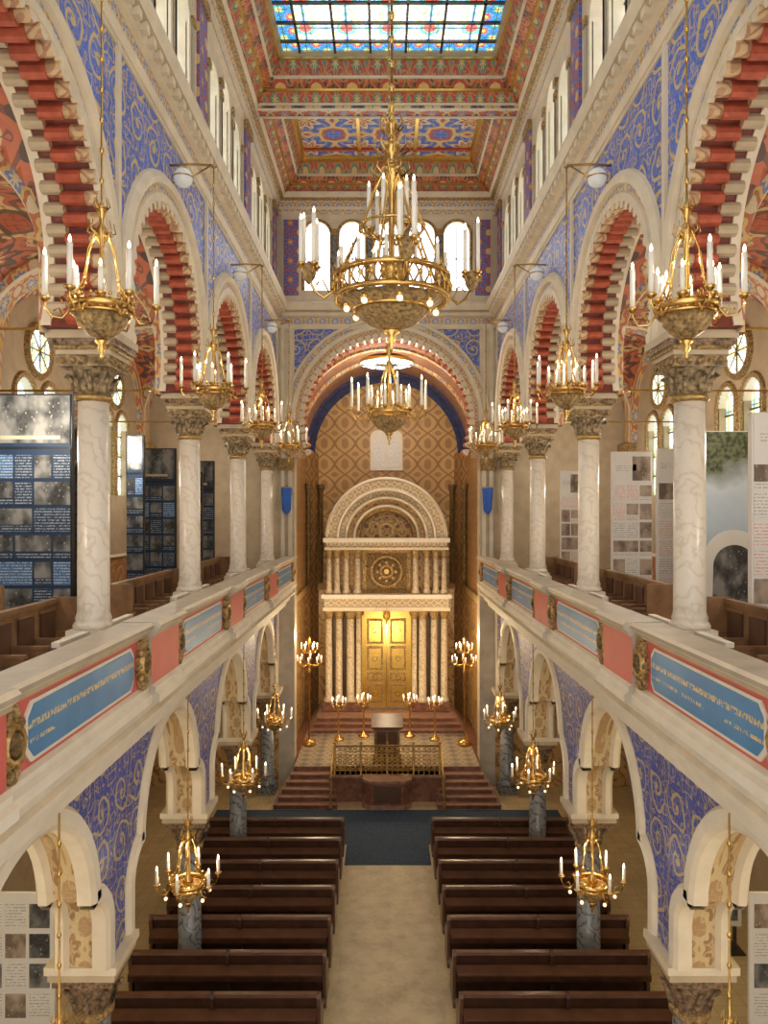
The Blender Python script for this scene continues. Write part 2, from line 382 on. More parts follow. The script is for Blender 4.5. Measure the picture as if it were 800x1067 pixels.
# ------------------------------------------------------------------ upper arcade walls (horseshoe arches)
R_UP=1.97; CV_UP=3.03; CAP=2.33
HA=math.degrees(math.asin((CV_UP-CAP)/R_UP))
ARCHIV=[(-.02,-.02),(-.02,.06),(.10,.06),(.12,.02),(.22,.02),(.24,.09),(.33,.12),(.42,.05),(.44,-.01)]
ARM=['cream','cream','cream','orn_band','cream','cream','cream','cream']
for sg,nm in ((-1,'left'),(1,'right')):
    mb=MB(side(sg))
    for k,cm in enumerate(MID):
        pts=[(cm+BAY/2,CV_UP)]+[(p[0],p[1]) for p in arch_path(cm,CV_UP,R_UP,n=30)]+[(cm-BAY/2,CV_UP)]
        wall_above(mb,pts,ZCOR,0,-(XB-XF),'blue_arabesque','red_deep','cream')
        for s_ in (-1,1):
            lowp=[(cm+s_*R_UP*cos(radians(-HA*j/6)),CV_UP+R_UP*sin(radians(-HA*j/6))) for j in range(7)]
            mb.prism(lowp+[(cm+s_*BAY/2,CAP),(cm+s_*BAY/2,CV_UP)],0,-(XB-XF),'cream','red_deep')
        full=arch_path(cm,CV_UP,R_UP,-HA,180+HA,n=52)
        mb.sweep(full,ARCHIV,ARM)
        mb.sweep(full,[(-.0,-.60),(-.03,-.60),(-.03,-.72),(.3,-.72)],'cream')
        teeth(mb,cm,CV_UP,R_UP,31,-HA,180+HA,.045,-.12,.088,'cream','tooth_gold',1.5)
        teeth(mb,cm,CV_UP,R_UP,31,-HA,180+HA,-.12,-.40,.088,'red_soffit','red_soffit',2.0)
        teeth(mb,cm,CV_UP,R_UP,30,-HA+3.5,180+HA-3.5,-.40,-.64,.085,'tooth_gold','cream_dark',1.4)
        mb.box(cm-BAY/2,cm+BAY/2,ZCOR-.16,ZCOR-.08,0,.03,'cream')
    mb.box(COLY[-1],YE+.0,CAP,ZCOR,0,-(XB-XF),'cream')
    for c in COLY:
        mb.box(c-.05,c+.05,CAP+.9,ZCOR,0,.05,'cream')
        mb.box(c-.12,c+.12,CAP,CAP+.55,.0,.07,'cream')
    prof=[(ZCOR-.1,0),(ZCOR-.1,.06),(ZCOR,.09),(ZCOR+.05,.09),(ZCOR+.08,.05),(ZCOR+.3,.05),(ZCOR+.33,.14),(ZCOR+.42,.18),(ZCOR+.48,.28),(ZCOR+.58,.32),(ZCOR+.64,.34),(ZCL-.05,.34),(ZCL,.3),(ZCL,-.4)]
    pm=['cream','cream','cream','cream','orn_band','cream','cream','cream_dark','cream','cream','cream','cream','cream']
    mb.extr(prof,.1,YE,pm)
    for i in range(int((YE-.3)/.32)):
        u=.3+i*.32
        mb.box(u,u+.14,ZCOR+.34,ZCOR+.46,.1,.26,'cream')
    mb.obj('wall_arcade_'+nm)

    # clerestory
    mb=MB(side(sg,3.75))
    wins=[]
    for cm in MID:
        for o in (-1.2,0,1.2): wins.append((cm+o,.43,9.15 if o else 9.45))
    SILL=7.55
    us=[.1]
    for c,h,sp in sorted(wins):
        mb.box(us[-1],c-h,ZCL,ZTOP+.1,0,-.35,'cream')
        mb.box(c-h,c+h,ZCL,SILL,0,-.35,'cream')
        pts=[(p[0],p[1]) for p in arch_path(c,sp,h,n=14)]
        wall_above(mb,pts,ZTOP+.1,0,-.35,'cream','cream')
        mb.sweep(arch_path(c,sp,h,n=16,base=SILL),[(0,-.02),(0,.05),(.07,.06),(.12,0)],'cream')
        us.append(c+h)
        for q in (-h-.16,h+.16):
            mb.box(c+q-.06,c+q+.06,SILL-.1,sp,0,.09,'greybeige'); mb.box(c+q-.09,c+q+.09,sp,sp+.16,0,.12,'gold_carved'); mb.box(c+q-.09,c+q+.09,SILL-.2,SILL-.1,0,.12,'cream')
        mb.box(c-h,c+h,ZCL+.12,SILL-.12,0,.02,'blue_arabesque')
    mb.box(us[-1],YE,ZCL,ZTOP+.1,0,-.35,'cream')
    for c in COLY:
        mb.box(c-.42,c+.42,ZCL,ZTOP,0,.06,'cream')
        mb.box(c-.32,c+.32,ZCL+.3,9.9,.06,.12,'orn_pil'); mb.box(c-.36,c+.36,9.9,10.15,.05,.18,'gold_carved'); mb.box(c-.36,c+.36,ZCL,ZCL+.3,.05,.16,'cream')
    mb.extr([(10.1,0),(10.15,.1),(10.25,.1),(10.28,.2),(10.42,.24),(10.46,.36),(10.6,.42),(10.62,-.3)],.1,YE,['cream','orn_band','cream','orn_band','gold_carved','cream','cream'])
    mb.obj('wall_clerestory_'+nm)
    for i,(c,h,sp) in enumerate(sorted(wins)):
        g=MB(side(sg,3.75))
        poly=[(p[0],p[1]) for p in arch_path(c,sp,h,n=14)]+[(c-h,SILL),(c+h,SILL)]
        g.prism(poly,-.24,-.27,'glass_win')
        g.box(c-.02,c+.02,SILL,sp+h,-.2,-.24,'iron')
        for zz in (8.1,8.65,9.2): g.box(c-h,c+h,zz-.015,zz+.015,-.2,-.24,'iron')
        g.obj('window_%s_%d'%(nm,i+1))

# ------------------------------------------------------------------ end wall with chancel arch
mb=MB(endf())
R_E=3.08; CV_E=3.15
pts=[(p[0],p[1]) for p in arch_path(0,CV_E,R_E,n=48)]
wall_above(mb,pts,ZCOR,0,-.6,'blue_arabesque','cream_dark','cream')
for s_ in (-1,1):
    a,b=sorted((s_*R_E,s_*XF)); 
    mb.box(a,b,CV_E,ZCOR,0,-.6,'cream'); mb.box(a,b,ZFL,CV_E,0,-.6,'greybeige')
    for q in (3.16,3.40): mb.box(min(s_*q,s_*(q+.12)),max(s_*q,s_*(q+.12)),-1.5,ZCOR,0,.08,'cream')
    mb.box(min(s_*3.08,s_*3.6),max(s_*3.08,s_*3.6),1.5,1.9,0,.14,'gold_carved')
    a,b=sorted((s_*XF,s_*XO)); mb.box(a,b,ZFL,ZG,0,-.4,'marble_yellow'); mb.box(a,b,ZG,ZCOR,0,-.4,'cream_dark')
mb.sweep(arch_path(0,CV_E,R_E,n=60),[(-.3,-.1),(-.3,.03),(-.04,.03),(-.02,.1),(.1,.12),(.12,.04),(.24,.04),(.26,.13),(.34,.13),(.38,0)],['cream','tooth_gold','cream','cream','cream','orn_band','cream','cream','cream'])
teeth(mb,0,CV_E,R_E-.22,44,-24,204,.06,-.12,.10,'cream','tooth_gold',1.5)
teeth(mb,0,CV_E,R_E-.22,44,-24,204,-.12,-.5,.10,'tooth_gold','red_soffit',1.9)
for s_ in (-1,1): mb.box(min(s_*2.78,s_*3.1),max(s_*2.78,s_*3.1),1.95,CV_E,-.1,-.5,'tooth_gold')
mb.extr([(v,w) for v,w in prof],-XF,XF,pm)
mb.obj('wall_end')
mb=MB(endf())
W5=[-2.32,-1.16,0,1.16,2.32]; last=-XF-.2
for c in W5:
    h=.42
    mb.box(last,c-h,ZCL,ZTOP+.6,0,-.35,'cream'); mb.box(c-h,c+h,ZCL,7.5,0,-.35,'cream')
    wall_above(mb,[(p[0],p[1]) for p in arch_path(c,9.35,h,n=14)],ZTOP+.6,0,-.35,'cream','cream')
    mb.sweep(arch_path(c,9.35,h,n=16,base=7.5),[(0,-.02),(0,.05),(.07,.06),(.11,0)],'gold_carved')
    last=c+h
mb.box(last,XF+.2,ZCL,ZTOP+.6,0,-.35,'cream')
for c in (-1.74,-.58,.58,1.74):
    mb.box(c-.07,c+.07,7.4,9.3,.0,.1,'marble_grey'); mb.box(c-.11,c+.11,9.3,9.5,0,.13,'gold_carved')
for c in (-3.17,3.17):
    mb.box(c-.33,c+.33,ZCL,10.1,0,.1,'cream'); mb.box(c-.25,c+.25,7.3,9.8,.1,.14,'orn_pil')
mb.extr([(9.95,0),(10.0,.08),(10.15,.1),(10.2,.2),(10.4,.22),(10.45,.35),(10.62,.4),(10.64,0)],-3.75,3.75,['cream','orn_band','cream','orn_band','gold_carved','cream','cream'])
mb.obj('wall_clerestory_end')
for i,c in enumerate(W5):
    g=MB(endf()); g.prism([(p[0],p[1]) for p in arch_path(c,9.35,.42,n=14)]+[(c-.42,7.5),(c+.42,7.5)],-.24,-.27,'glass_white')
    g.box(c-.02,c+.02,7.5,9.75,-.2,-.24,'iron'); g.box(c-.42,c+.42,8.6,8.63,-.2,-.24,'iron')
    g.obj('window_end_%d'%(i+1))

# ------------------------------------------------------------------ ceiling
mb=MB()
def coffer(y0,y1,kind):
    xs=[3.36,3.15,2.92,2.72,2.6]; dz=[10.6,10.85,11.05,11.4,11.5]
    ms=['orn_redgreen','orn_red','orn_redgreen','cream_dark']
    if kind=='paint': ms=['orn_redgreen','orn_red','orn_redgreen','gold']
    for i in range(4):
        a,b=xs[i],xs[i+1]; za,zb=dz[i],dz[i+1]; o=3.36
        ya0,ya1=y0+.22+(o-a),y1-.22-(o-a); yb0,yb1=y0+.22+(o-b),y1-.22-(o-b)
        A=[(-a,ya0),(a,ya0),(a,ya1),(-a,ya1)];B=[(-b,yb0),(b,yb0),(b,yb1),(-b,yb1)]
        for k in range(4):
            l=(k+1)%4
            mb.quad([(*A[k],za),(*A[l],za),(*B[l],zb),(*B[k],zb)],ms[i])
            p,q=A[k],A[l]
            mb.box(min(p[0],q[0])-.03,max(p[0],q[0])+.03,min(p[1],q[1])-.03,max(p[1],q[1])+.03,za-.035,za+.02,'gold' if i%2 else 'cream')
    b=xs[-1]; yb0,yb1=y0+.22+.76,y1-.22-.76
    if kind=='paint':
        mb.quad([(-b,yb0,11.5),(b,yb0,11.5),(b,yb1,11.5),(-b,yb1,11.5)],'orn_star')
        for t in (-.86,.86): mb.box(t-.05,t+.05,yb0,yb1,11.42,11.5,'gold')
        for t in (yb0+.5,yb1-.5): mb.box(-b,b,t-.04,t+.04,11.42,11.5,'red_soffit')
    return b,yb0,yb1
sky=[]
for i in range(5):
    kind='paint' if i in (0,4) else 'sky'
    r_=coffer(COLY[i],YE if i==4 else COLY[i+1],kind)
    if kind=='sky': sky.append(r_)
for c in COLY[:5]:
    mb.box(-3.4,3.4,c-.22,c+.22,10.5,10.75,'orn_blue'); 
    for q in (-.22,.17): mb.box(-3.4,3.4,c+q,c+q+.05,10.46,10.5,'cream')
mb.box(-3.8,-3.3,.1,YE,10.6,10.66,'orn_red'); mb.box(3.3,3.8,.1,YE,10.6,10.66,'orn_red')
mb.obj('ceiling')
mb=MB()
for b,y0,y1 in sky:
    bw=.42
    mb.box(-b+bw,b-bw,y0+bw,y1-bw,11.5,11.54,'glass_sky')
    for (x0,x1,ya,yb) in ((-b,b,y0,y0+bw),(-b,b,y1-bw,y1),(-b,-b+bw,y0+bw,y1-bw),(b-bw,b,y0+bw,y1-bw)):
        mb.box(x0,x1,ya,yb,11.5,11.54,'glass_border')
    n=5
    for i in range(n+1):
        x=-b+bw+(2*b-2*bw)*i/n; mb.box(x-.03,x+.03,y0,y1,11.44,11.5,'iron')
    for i in range(4):
        y=y0+bw+(y1-y0-2*bw)*i/3; mb.box(-b,b,y-.03,y+.03,11.44,11.5,'iron')
mb.obj('window_skylight')

# ------------------------------------------------------------------ outer aisles (groin vaults + outer walls)
for sg,nm in ((-1,'left'),(1,'right')):
    mb=MB(side(sg,XO))
    wl=[]
    last=.1
    for cm in MID:
        for (c,h,sp,sl) in ((cm-.62,.45,2.6,.6),(cm+.62,.45,2.6,.6)):
            mb.box(last,c-h,ZFL,5.5,0,-.4,'cream_dark'); mb.box(c-h,c+h,ZFL,sl,0,-.4,'cream_dark')
            wall_above(mb,[(p[0],p[1]) for p in arch_path(c,sp,h,n=12)],5.5,0,-.4,'cream_dark','plaster_white')
            mb.sweep(arch_path(c,sp,h,n=14,base=sl),[(0,-.02),(0,.05),(.1,.06),(.14,0)],'gold_carved')
            wl.append((c,h,sp,sl)); last=c+h
        mb.sweep(arch_path(cm,3.75,.5,0,360,n=24),[(0,.0),(0,.08),(.12,.1),(.16,0)],'gold_carved')
    mb.box(last,YE,ZFL,5.5,0,-.4,'cream_dark')
    mb.extr([(ZG,0),(ZG,.05),(ZG+1.1,.05),(ZG+1.15,.12),(ZG+1.22,0)],.1,YE,['red_wall_low']*2+['cream']*2)
    mb.obj('wall_'+nm)
    for i,cm in enumerate(MID):
        g=MB(side(sg,XO))
        for (c,h,sp,sl) in wl[2*i:2*i+2]:
            g.prism([(p[0],p[1]) for p in arch_path(c,sp,h,n=12)]+[(c-h,sl),(c+h,sl)],-.2,-.23,'glass_win_col')
            for zz in (1.2,1.8,2.4): g.box(c-h,c+h,zz-.02,zz+.02,-.16,-.2,'iron')
            g.box(c-.02,c+.02,sl,sp+h,-.16,-.2,'iron')
        g.prism([(p[0],p[1]) for p in arch_path(cm,3.75,.5,0,345,n=23)],.02,.05,'glass_win_col')
        for k in range(4):
            a=pi*k/4; g.tube([(cm-.48*cos(a),3.75-.48*sin(a),.06),(cm+.48*cos(a),3.75+.48*sin(a),.06)],.02,'gold_carved',4)
        g.obj('window_%s_aisle_%d'%(nm,i+1))
    mb=MB()
    xc=(XB+XO)/2; rx=(XO-XB)/2-.02
    def h1(t): return CAP if abs(t)>=2.16 else 3.0+sqrt(2.16**2-t*t)
    def h2(t): return CAP if abs(t)>=rx else 3.2+sqrt(rx*rx-t*t)
    NU=30; NX=26
    for cm in MID:
        vs=[];fs=[]
        tu=[-2.425,-2.17,-2.16]+[2.16*sin(pi/2*(-1+2*i/NU)) for i in range(1,NU)]+[2.16,2.17,2.425]
        tx=[-rx-.02,-rx]+[rx*sin(pi/2*(-1+2*i/NX)) for i in range(1,NX)]+[rx,rx+.02]
        for a in tu:
            for b in tx: vs.append((sg*(xc+b),cm+a,max(h1(a*.9999),h2(b*.9999))))
        n=len(tx)
        for i in range(len(tu)-1):
            for j in range(n-1): fs.append((i*n+j,i*n+j+1,(i+1)*n+j+1,(i+1)*n+j))
        mb.add(vs,fs,'vault_red')
    for c in COLY[:]:
        mb.f=lambda u,v,w,c=c:(sg*(xc+u),c+w,v)
        pth=arch_path(0,3.2,rx-.02,n=28,base=CAP)
        mb.sweep(pth,[(.02,-.3),(-.14,-.3),(-.17,-.22),(-.17,.22),(-.14,.3),(.02,.3)],['orn_rib','cream','orn_rib','cream','orn_rib'])
    mb.f=side(sg,XO)
    for cm in MID:
        mb.sweep(arch_path(cm,3.0,2.14,n=30,base=CAP),[(0,.0),(-.14,.0),(-.14,.2),(0,.2)],'orn_rib')
    mb.f=side(sg,XF); D1=-(XO-XF)
    for c in COLY:
        mb.box(c-.28,c+.28,ZG,CAP-.1,D1,D1+.3,'cream_dark'); mb.box(c-.36,c+.36,CAP-.5,CAP,D1,D1+.4,'gold_carved')
    mb.obj('ceiling_aisle_'+nm)
    for c in COLY[1:5]:
        mb=MB(side(sg,XF)); mb.tube([(c,CAP+.12,-.7),(c,CAP+.12,D1+.3)],.02,'gold',6); mb.obj('tie_rod')

# ------------------------------------------------------------------ gallery slab, fascia
XG=3.1
for sg,nm in ((-1,'left'),(1,'right')):
    mb=MB(side(sg,XG))
    mb.box(.1,YE,-3.0,ZG,-.4,-(XO-XG),'cream')
    mb.obj('floor_gallery_'+nm)
    mb=MB(side(sg,XG))
    P=[(-1.5,-.35),(-1.36,-.35),(-1.34,-.3),(-1.34,.08),(-1.37,.12),(-1.42,.1),(-1.46,.05),(-1.50,.05),(-1.52,0),(-2.12,0),(-2.15,.05),(-2.2,.05),(-2.24,.10),(-2.34,.10),(-2.38,.02),(-2.5,-.02),(-2.54,.04),(-2.6,.02),(-2.66,-.10),(-2.8,-.14),(-2.84,-.22),(-2.98,-.26),(-3.02,-.36),(-3.08,-.46),(-3.0,-.5)]
    PM=['greybeige','greybeige','greybeige','cream','greybeige','cream','cream_dark','cream','red_paint']+['cream','plaster_white','cream','plaster_white','cream_dark','plaster_white','cream','plaster_white','cream_dark','plaster_white','cream','plaster_white','cream_dark','cream','cream']
    mb.extr(P,.1,YE,PM)
    mb.box(.1,YE,ZG,-1.5,-.3,-.38,'oak_wood')
    for c in COLY:
        cc=c+.2
        if cc+.62<YE:
            P2=[(v+(.012 if v>-1.36 else 0),w+.09) for v,w in P[2:14]]; P2=[(-1.36,-.3),(P2[0][0],-.28)]+P2[1:]+[(P2[-1][0],0)]
            mb.extr(P2,cc-.62,cc+.62,['greybeige']+['greybeige']+PM[3:13]+['cream'])
    mb.obj('gallery_parapet_'+nm)
    for k in range(5):
        u0=COLY[k]+.2+.62+.5; u1=COLY[k+1]+.2-.62-.5
        if k==4: u1=YE-.9
        pm_=MB(side(sg,XG))
        def stad(a0,a1,v0,v1,r=.1):
            return [(a0,v0+r),(a0+r,v0),(a1-r,v0),(a1,v0+r),(a1,v1-r),(a1-r,v1),(a0+r,v1),(a0,v1-r)]
        pm_.prism(stad(u0-.04,u1+.04,-2.08,-1.56),.002,.02,'plaster_white')
        pm_.prism(stad(u0,u1,-2.045,-1.595),.02,.03,'inscription_blue')
        pm_.obj('inscription_panel')
        for uc in (u0-.33,u1+.33):
            if uc>YE-.2: continue
            c_=MB(side(sg,XG))
            poly=[]
            for i in range(24):
                a=2*pi*i/24; rr=.22+.03*cos(6*a)
                poly.append((uc+rr*.85*cos(a),-1.82+rr*1.3*sin(a)))
            c_.prism(poly,0.002,.05,'gold_carved')
            c_.sweep(arch_path(uc,-1.82,.12,0,360,n=20),[(0,.05),(0,.09),(.03,.1),(.05,.05)],'gold_dull')
            f0=c_.f
            for i in range(10):
                a=2*pi*i/10
                x,y,z=f0(uc+.17*cos(a),-1.82+.25*sin(a),.05); c_.f=None; c_.sph(x,y,z,.045,'gold_carved',8); c_.f=f0
            x,y,z=f0(uc,-1.82,.04); c_.f=None; c_.sph(x,y,z,.1,'bronze',10,1.2); c_.sph(x,y,z+.27,.07,'gold_carved',8); c_.sph(x,y,z-.27,.06,'gold_carved',8)
            c_.obj('carved_cartouche')
# ------------------------------------------------------------------ lower arcade (multifoil arches)
RM,ZM=1.55,-4.68; OL,ZL,RL=1.5,-5.1,.5; LS=-5.65
dx_,dz_=OL,ZL-ZM; dd=sqrt(dx_**2+dz_**2); aa=(RM**2-RL**2+dd**2)/(2*dd); hh=sqrt(RM**2-aa**2)
px,pz=aa*dx_/dd-hh*dz_/dd, aa*dz_/dd+hh*dx_/dd
AM=math.degrees(atan2(pz,px)); AL=math.degrees(atan2(pz-dz_,px-dx_))
def foil(cm):
    p=[(cm+OL+RL,LS,1,0)]
    for i in range(13):
        a=radians(AL*i/12); p.append((cm+OL+RL*cos(a),ZL+RL*sin(a),cos(a),sin(a)))
    for i in range(29):
        a=radians(AM+(180-2*AM)*i/28); p.append((cm+RM*cos(a),ZM+RM*sin(a),cos(a),sin(a)))
    for i in range(13):
        a=radians(180-AL+AL*i/12); p.append((cm-OL+RL*cos(a),ZL+RL*sin(a),cos(a),sin(a)))
    p.append((cm-OL-RL,LS,-1,0))
    return p
for sg,nm in ((-1,'left'),(1,'right')):
    mb=MB(side(sg,3.58))
    for cm in MID:
        p=foil(cm)
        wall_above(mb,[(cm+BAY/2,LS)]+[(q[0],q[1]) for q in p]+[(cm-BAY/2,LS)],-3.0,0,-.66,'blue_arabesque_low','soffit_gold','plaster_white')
        n1=14; segs=[p[:n1],p[n1:n1+29],p[n1+29:]]
        for sgm in segs:
            mb.sweep(sgm,[(-.0,-.66),(-.09,-.6),(-.09,-.5),(-.0,-.46)],['cream','cream','cream'])
            mb.sweep(sgm,[(0,-.16),(-.09,-.14),(-.09,.03),(-.03,.07),(.12,.07),(.17,.02),(.17,0)],['cream','cream','cream','plaster_white','cream','cream'])
    mb.box(COLY[-1],YE,LS,-3.0,0,-.66,'cream')
    mb.obj('wall_lower_arcade_'+nm)

# ------------------------------------------------------------------ columns
def sqr(mb,h,z0,z1,mat): mb.box(-h,h,-h,h,z0,z1,mat)
def upper_col():
    mb=MB()
    base=-1.55
    sqr(mb,.30,ZG,base-.0,'cream'); sqr(mb,.26,base,base+.08,'marble_white')
    mb.lathe(0,0,[(.25,base+.08),(.26,base+.12),(.24,base+.16),(.22,base+.18),(.23,base+.22),(.215,base+.26),(.205,base+.3),(.195,1.5)],'marble_white',24)
    mb.lathe(0,0,[(.21,1.48),(.24,1.51),(.24,1.54),(.21,1.57)],'gold_dull',20)
    mb.lathe(0,0,[(.21,1.56),(.235,1.66),(.25,1.78),(.31,1.88),(.34,1.92)],'capital_carved',8)
    for k in range(8):
        a=2*pi*k/8+.2
        mb.tube([(.22*cos(a),.22*sin(a),1.6),(.26*cos(a),.26*sin(a),1.74),(.33*cos(a),.33*sin(a),1.83),(.35*cos(a),.35*sin(a),1.79)],.04,'capital_carved',5,.028)
    sqr(mb,.33,1.9,2.04,'capital_carved')
    for k in range(5):
        q=-.27+.135*k
        for s_ in (-1,1):
            mb.sph(q,s_*.335,1.97,.045,'gold_carved',6); mb.sph(s_*.335,q,1.97,.045,'gold_carved',6)
    sqr(mb,.35,2.04,2.1,'cream_dark'); sqr(mb,.38,2.1,2.15,'gold_carved'); sqr(mb,.41,2.15,2.23,'capital_brown'); sqr(mb,.44,2.23,CAP,'cream_dark')
    return mb.mesh('marble_column')
def lower_col():
    mb=MB()
    sqr(mb,.3,ZFL,-8.75,'marble_grey')
    mb.lathe(0,0,[(.29,-8.75),(.3,-8.68),(.25,-8.62),(.23,-8.55),(.21,-6.52)],'marble_grey',18)
    mb.lathe(0,0,[(.22,-6.52),(.26,-6.48),(.26,-6.42),(.22,-6.39)],'gold_carved',18)
    mb.lathe(0,0,[(.22,-6.4),(.27,-6.2),(.36,-6.0),(.4,-5.92)],'capital_brown',8)
    for k in range(8):
        a=2*pi*k/8
        mb.tube([(.23*cos(a),.23*sin(a),-6.35),(.3*cos(a),.3*sin(a),-6.15),(.38*cos(a),.38*sin(a),-6.05)],.05,'capital_brown',5,.03)
    sqr(mb,.38,-5.95,-5.85,'capital_brown'); sqr(mb,.42,-5.85,-5.75,'cream_dark'); sqr(mb,.45,-5.75,LS,'cream')
    return mb.mesh('grey_marble_column')
ucm,lcm=upper_col(),lower_col()
for sg in (-1,1):
    for c in COLY[1:]:
        put(ucm,'marble_column',(sg*XC,c if c<24 else 24.33,E))
        put(lcm,'grey_marble_column',(sg*XC,c if c<24 else 24.4,E))

# ------------------------------------------------------------------ floor
mb=MB(); mb.box(-XO-.4,XO+.4,-1,33,-9.2,ZFL,'floor_stone'); mb.obj('floor')
mb=MB(); mb.box(-1.0,1.0,2,19.25,ZFL,ZFL+.012,'aisle_stone'); mb.box(-1.14,-1.0,2,19.25,ZFL,ZFL+.010,'aisle_border'); mb.box(1.0,1.14,2,19.25,ZFL,ZFL+.010,'aisle_border'); mb.obj('aisle_runner')
mb=MB(); mb.box(-5.2,5.2,20.5,22.88,ZFL+.001,ZFL+.014,'blue_carpet'); mb.box(-1.12,1.12,19.25,20.5,ZFL+.001,ZFL+.014,'blue_carpet')
mb.obj('blue_carpet')

# ------------------------------------------------------------------ pews
def pew(L):
    mb=MB()
    endp=[(-.10,0),(.56,0),(.56,.10),(.50,.16),(.50,.42),(.54,.50),(.50,.58),(.30,.60),(.10,.78),(.02,1.0),(-.04,1.04),(-.10,1.02),(-.12,.96),(-.06,.6),(-.06,.14),(-.10,.08)]
    for x in (0,L/2-.03,L-.06):
        n=len(endp); v=[(x,y,z) for y,z in endp]+[(x+.06,y,z) for y,z in endp]
        mb.add(v,[tuple(range(n)),tuple(range(n,2*n))[::-1]]+[(i,(i+1)%n,n+(i+1)%n,n+i) for i in range(n)],'pew_edge' if x!=L/2-.03 else 'dark_wood')
    x0,x1=.06,L-.06
    def slab(pts,mat):
        n=len(pts); v=[(x0,y,z) for y,z in pts]+[(x1,y,z) for y,z in pts]
        mb.add(v,[tuple(range(n)),tuple(range(n,2*n))[::-1]]+[(i,(i+1)%n,n+(i+1)%n,n+i) for i in range(n)],mat)
    slab([(.06,.40),(.10,.40),(.0,.96),(-.04,.96)],'dark_wood')
    slab([(-.08,.95),(.04,.95),(.03,1.0),(-.07,1.0)],'pew_edge')
    slab([(.04,.42),(.50,.42),(.50,.46),(.04,.46)],'pew_edge')
    slab([(.05,.08),(.08,.08),(.08,.42),(.05,.42)],'dark_wood')
    slab([(-.30,.70),(-.05,.74),(-.05,.765),(-.30,.725)],'pew_edge')
    slab([(-.30,.70),(-.28,.70),(-.28,.60),(-.30,.60)],'dark_wood')
    slab([(-.03,.60),(-.01,.60),(-.01,.72),(-.03,.72)],'dark_wood')
    slab([(-.28,.10),(-.08,.14),(-.08,.17),(-.28,.13)],'dark_wood')
    for x in (.3,L/3,2*L/3,L-.3):
        mb.box(x-.02,x+.02,-.28,-.04,.60,.70,'dark_wood'); mb.box(x-.02,x+.02,-.28,.05,.0,.12,'dark_wood')
    n=6
    for i in range(1,n): 
        x=L*i/n; mb.box(x-.025,x+.025,.0,.05,.44,.92,'pew_edge')
    return mb.mesh('pew')
pm1=pew(3.62)
for r in range(8):
    y=12.57-1.2125+1.2125*r
    put(pm1,'pew',(1.16,y,0.0)); put(pm1,'pew',(-1.16-3.62,y,0.0))

# gallery benches, facing the nave
def gbench(L):
    mb=MB()
    n=6
    mb.box(.42,.47,0,L,0,1.12,'oak_wood'); mb.box(.39,.5,-.03,L+.03,1.12,1.18,'oak_wood')
    mb.box(.0,.42,0,L,.42,.46,'oak_dark'); mb.box(.04,.08,0,L,0,.42,'oak_dark')
    for i in range(n+1):
        y=L*i/n
        mb.box(-.02,.47,y-.025,y+.025,0,.68,'oak_wood'); mb.box(-.04,.45,y-.035,y+.035,.68,.72,'oak_wood')
        if i<n: mb.box(.39,.42,y+.1,y+L/n-.1,.52,1.02,'oak_dark'); mb.box(.385,.395,y+.06,y+L/n-.06,1.03,1.06,'oak_wood')
    mb.box(-.0,.5,-.05,.0,0,1.2,'oak_wood'); mb.box(-.0,.5,L,L+.05,0,1.2,'oak_wood')
    return mb.mesh('gallery_bench')
gb=gbench(3.7)
for (y) in (6.9,12.6,17.4):
    for k,(x,dz) in enumerate(((4.32,0),(5.5,.16))):
        if k and y>7: continue
        put(gb,'gallery_bench',(x,y,E+ZG+dz)); put(gb,'gallery_bench',(-x,y+3.7,E+ZG+dz),rz=pi)
mb=MB()
for sg in (-1,1):
    a,b=sorted((sg*4.95,sg*XO)); mb.box(a,b,.1,YE,ZG,ZG+.16,'oak_dark')
mb.obj('floor_gallery_tier')
for sg in (-1,1):
    for c in COLY[2:5]:
        mb=MB()
        mb.box(-.05,.05,.38,1.25,.84,.90,'plaster_white'); mb.box(-.05,.05,.38,1.25,.0,.06,'plaster_white')
        for i in range(7):
            mb.lathe(0,.45+.12*i,[(.03,.06),(.045,.3),(.02,.45),(.035,.6),(.02,.84)],'plaster_white',8)
        me_=mb.mesh('balustrade')
        put(me_,'balustrade',(sg*3.85,c,E+ZG)); put(me_,'balustrade',(sg*3.85,c,E+ZG),rz=pi)

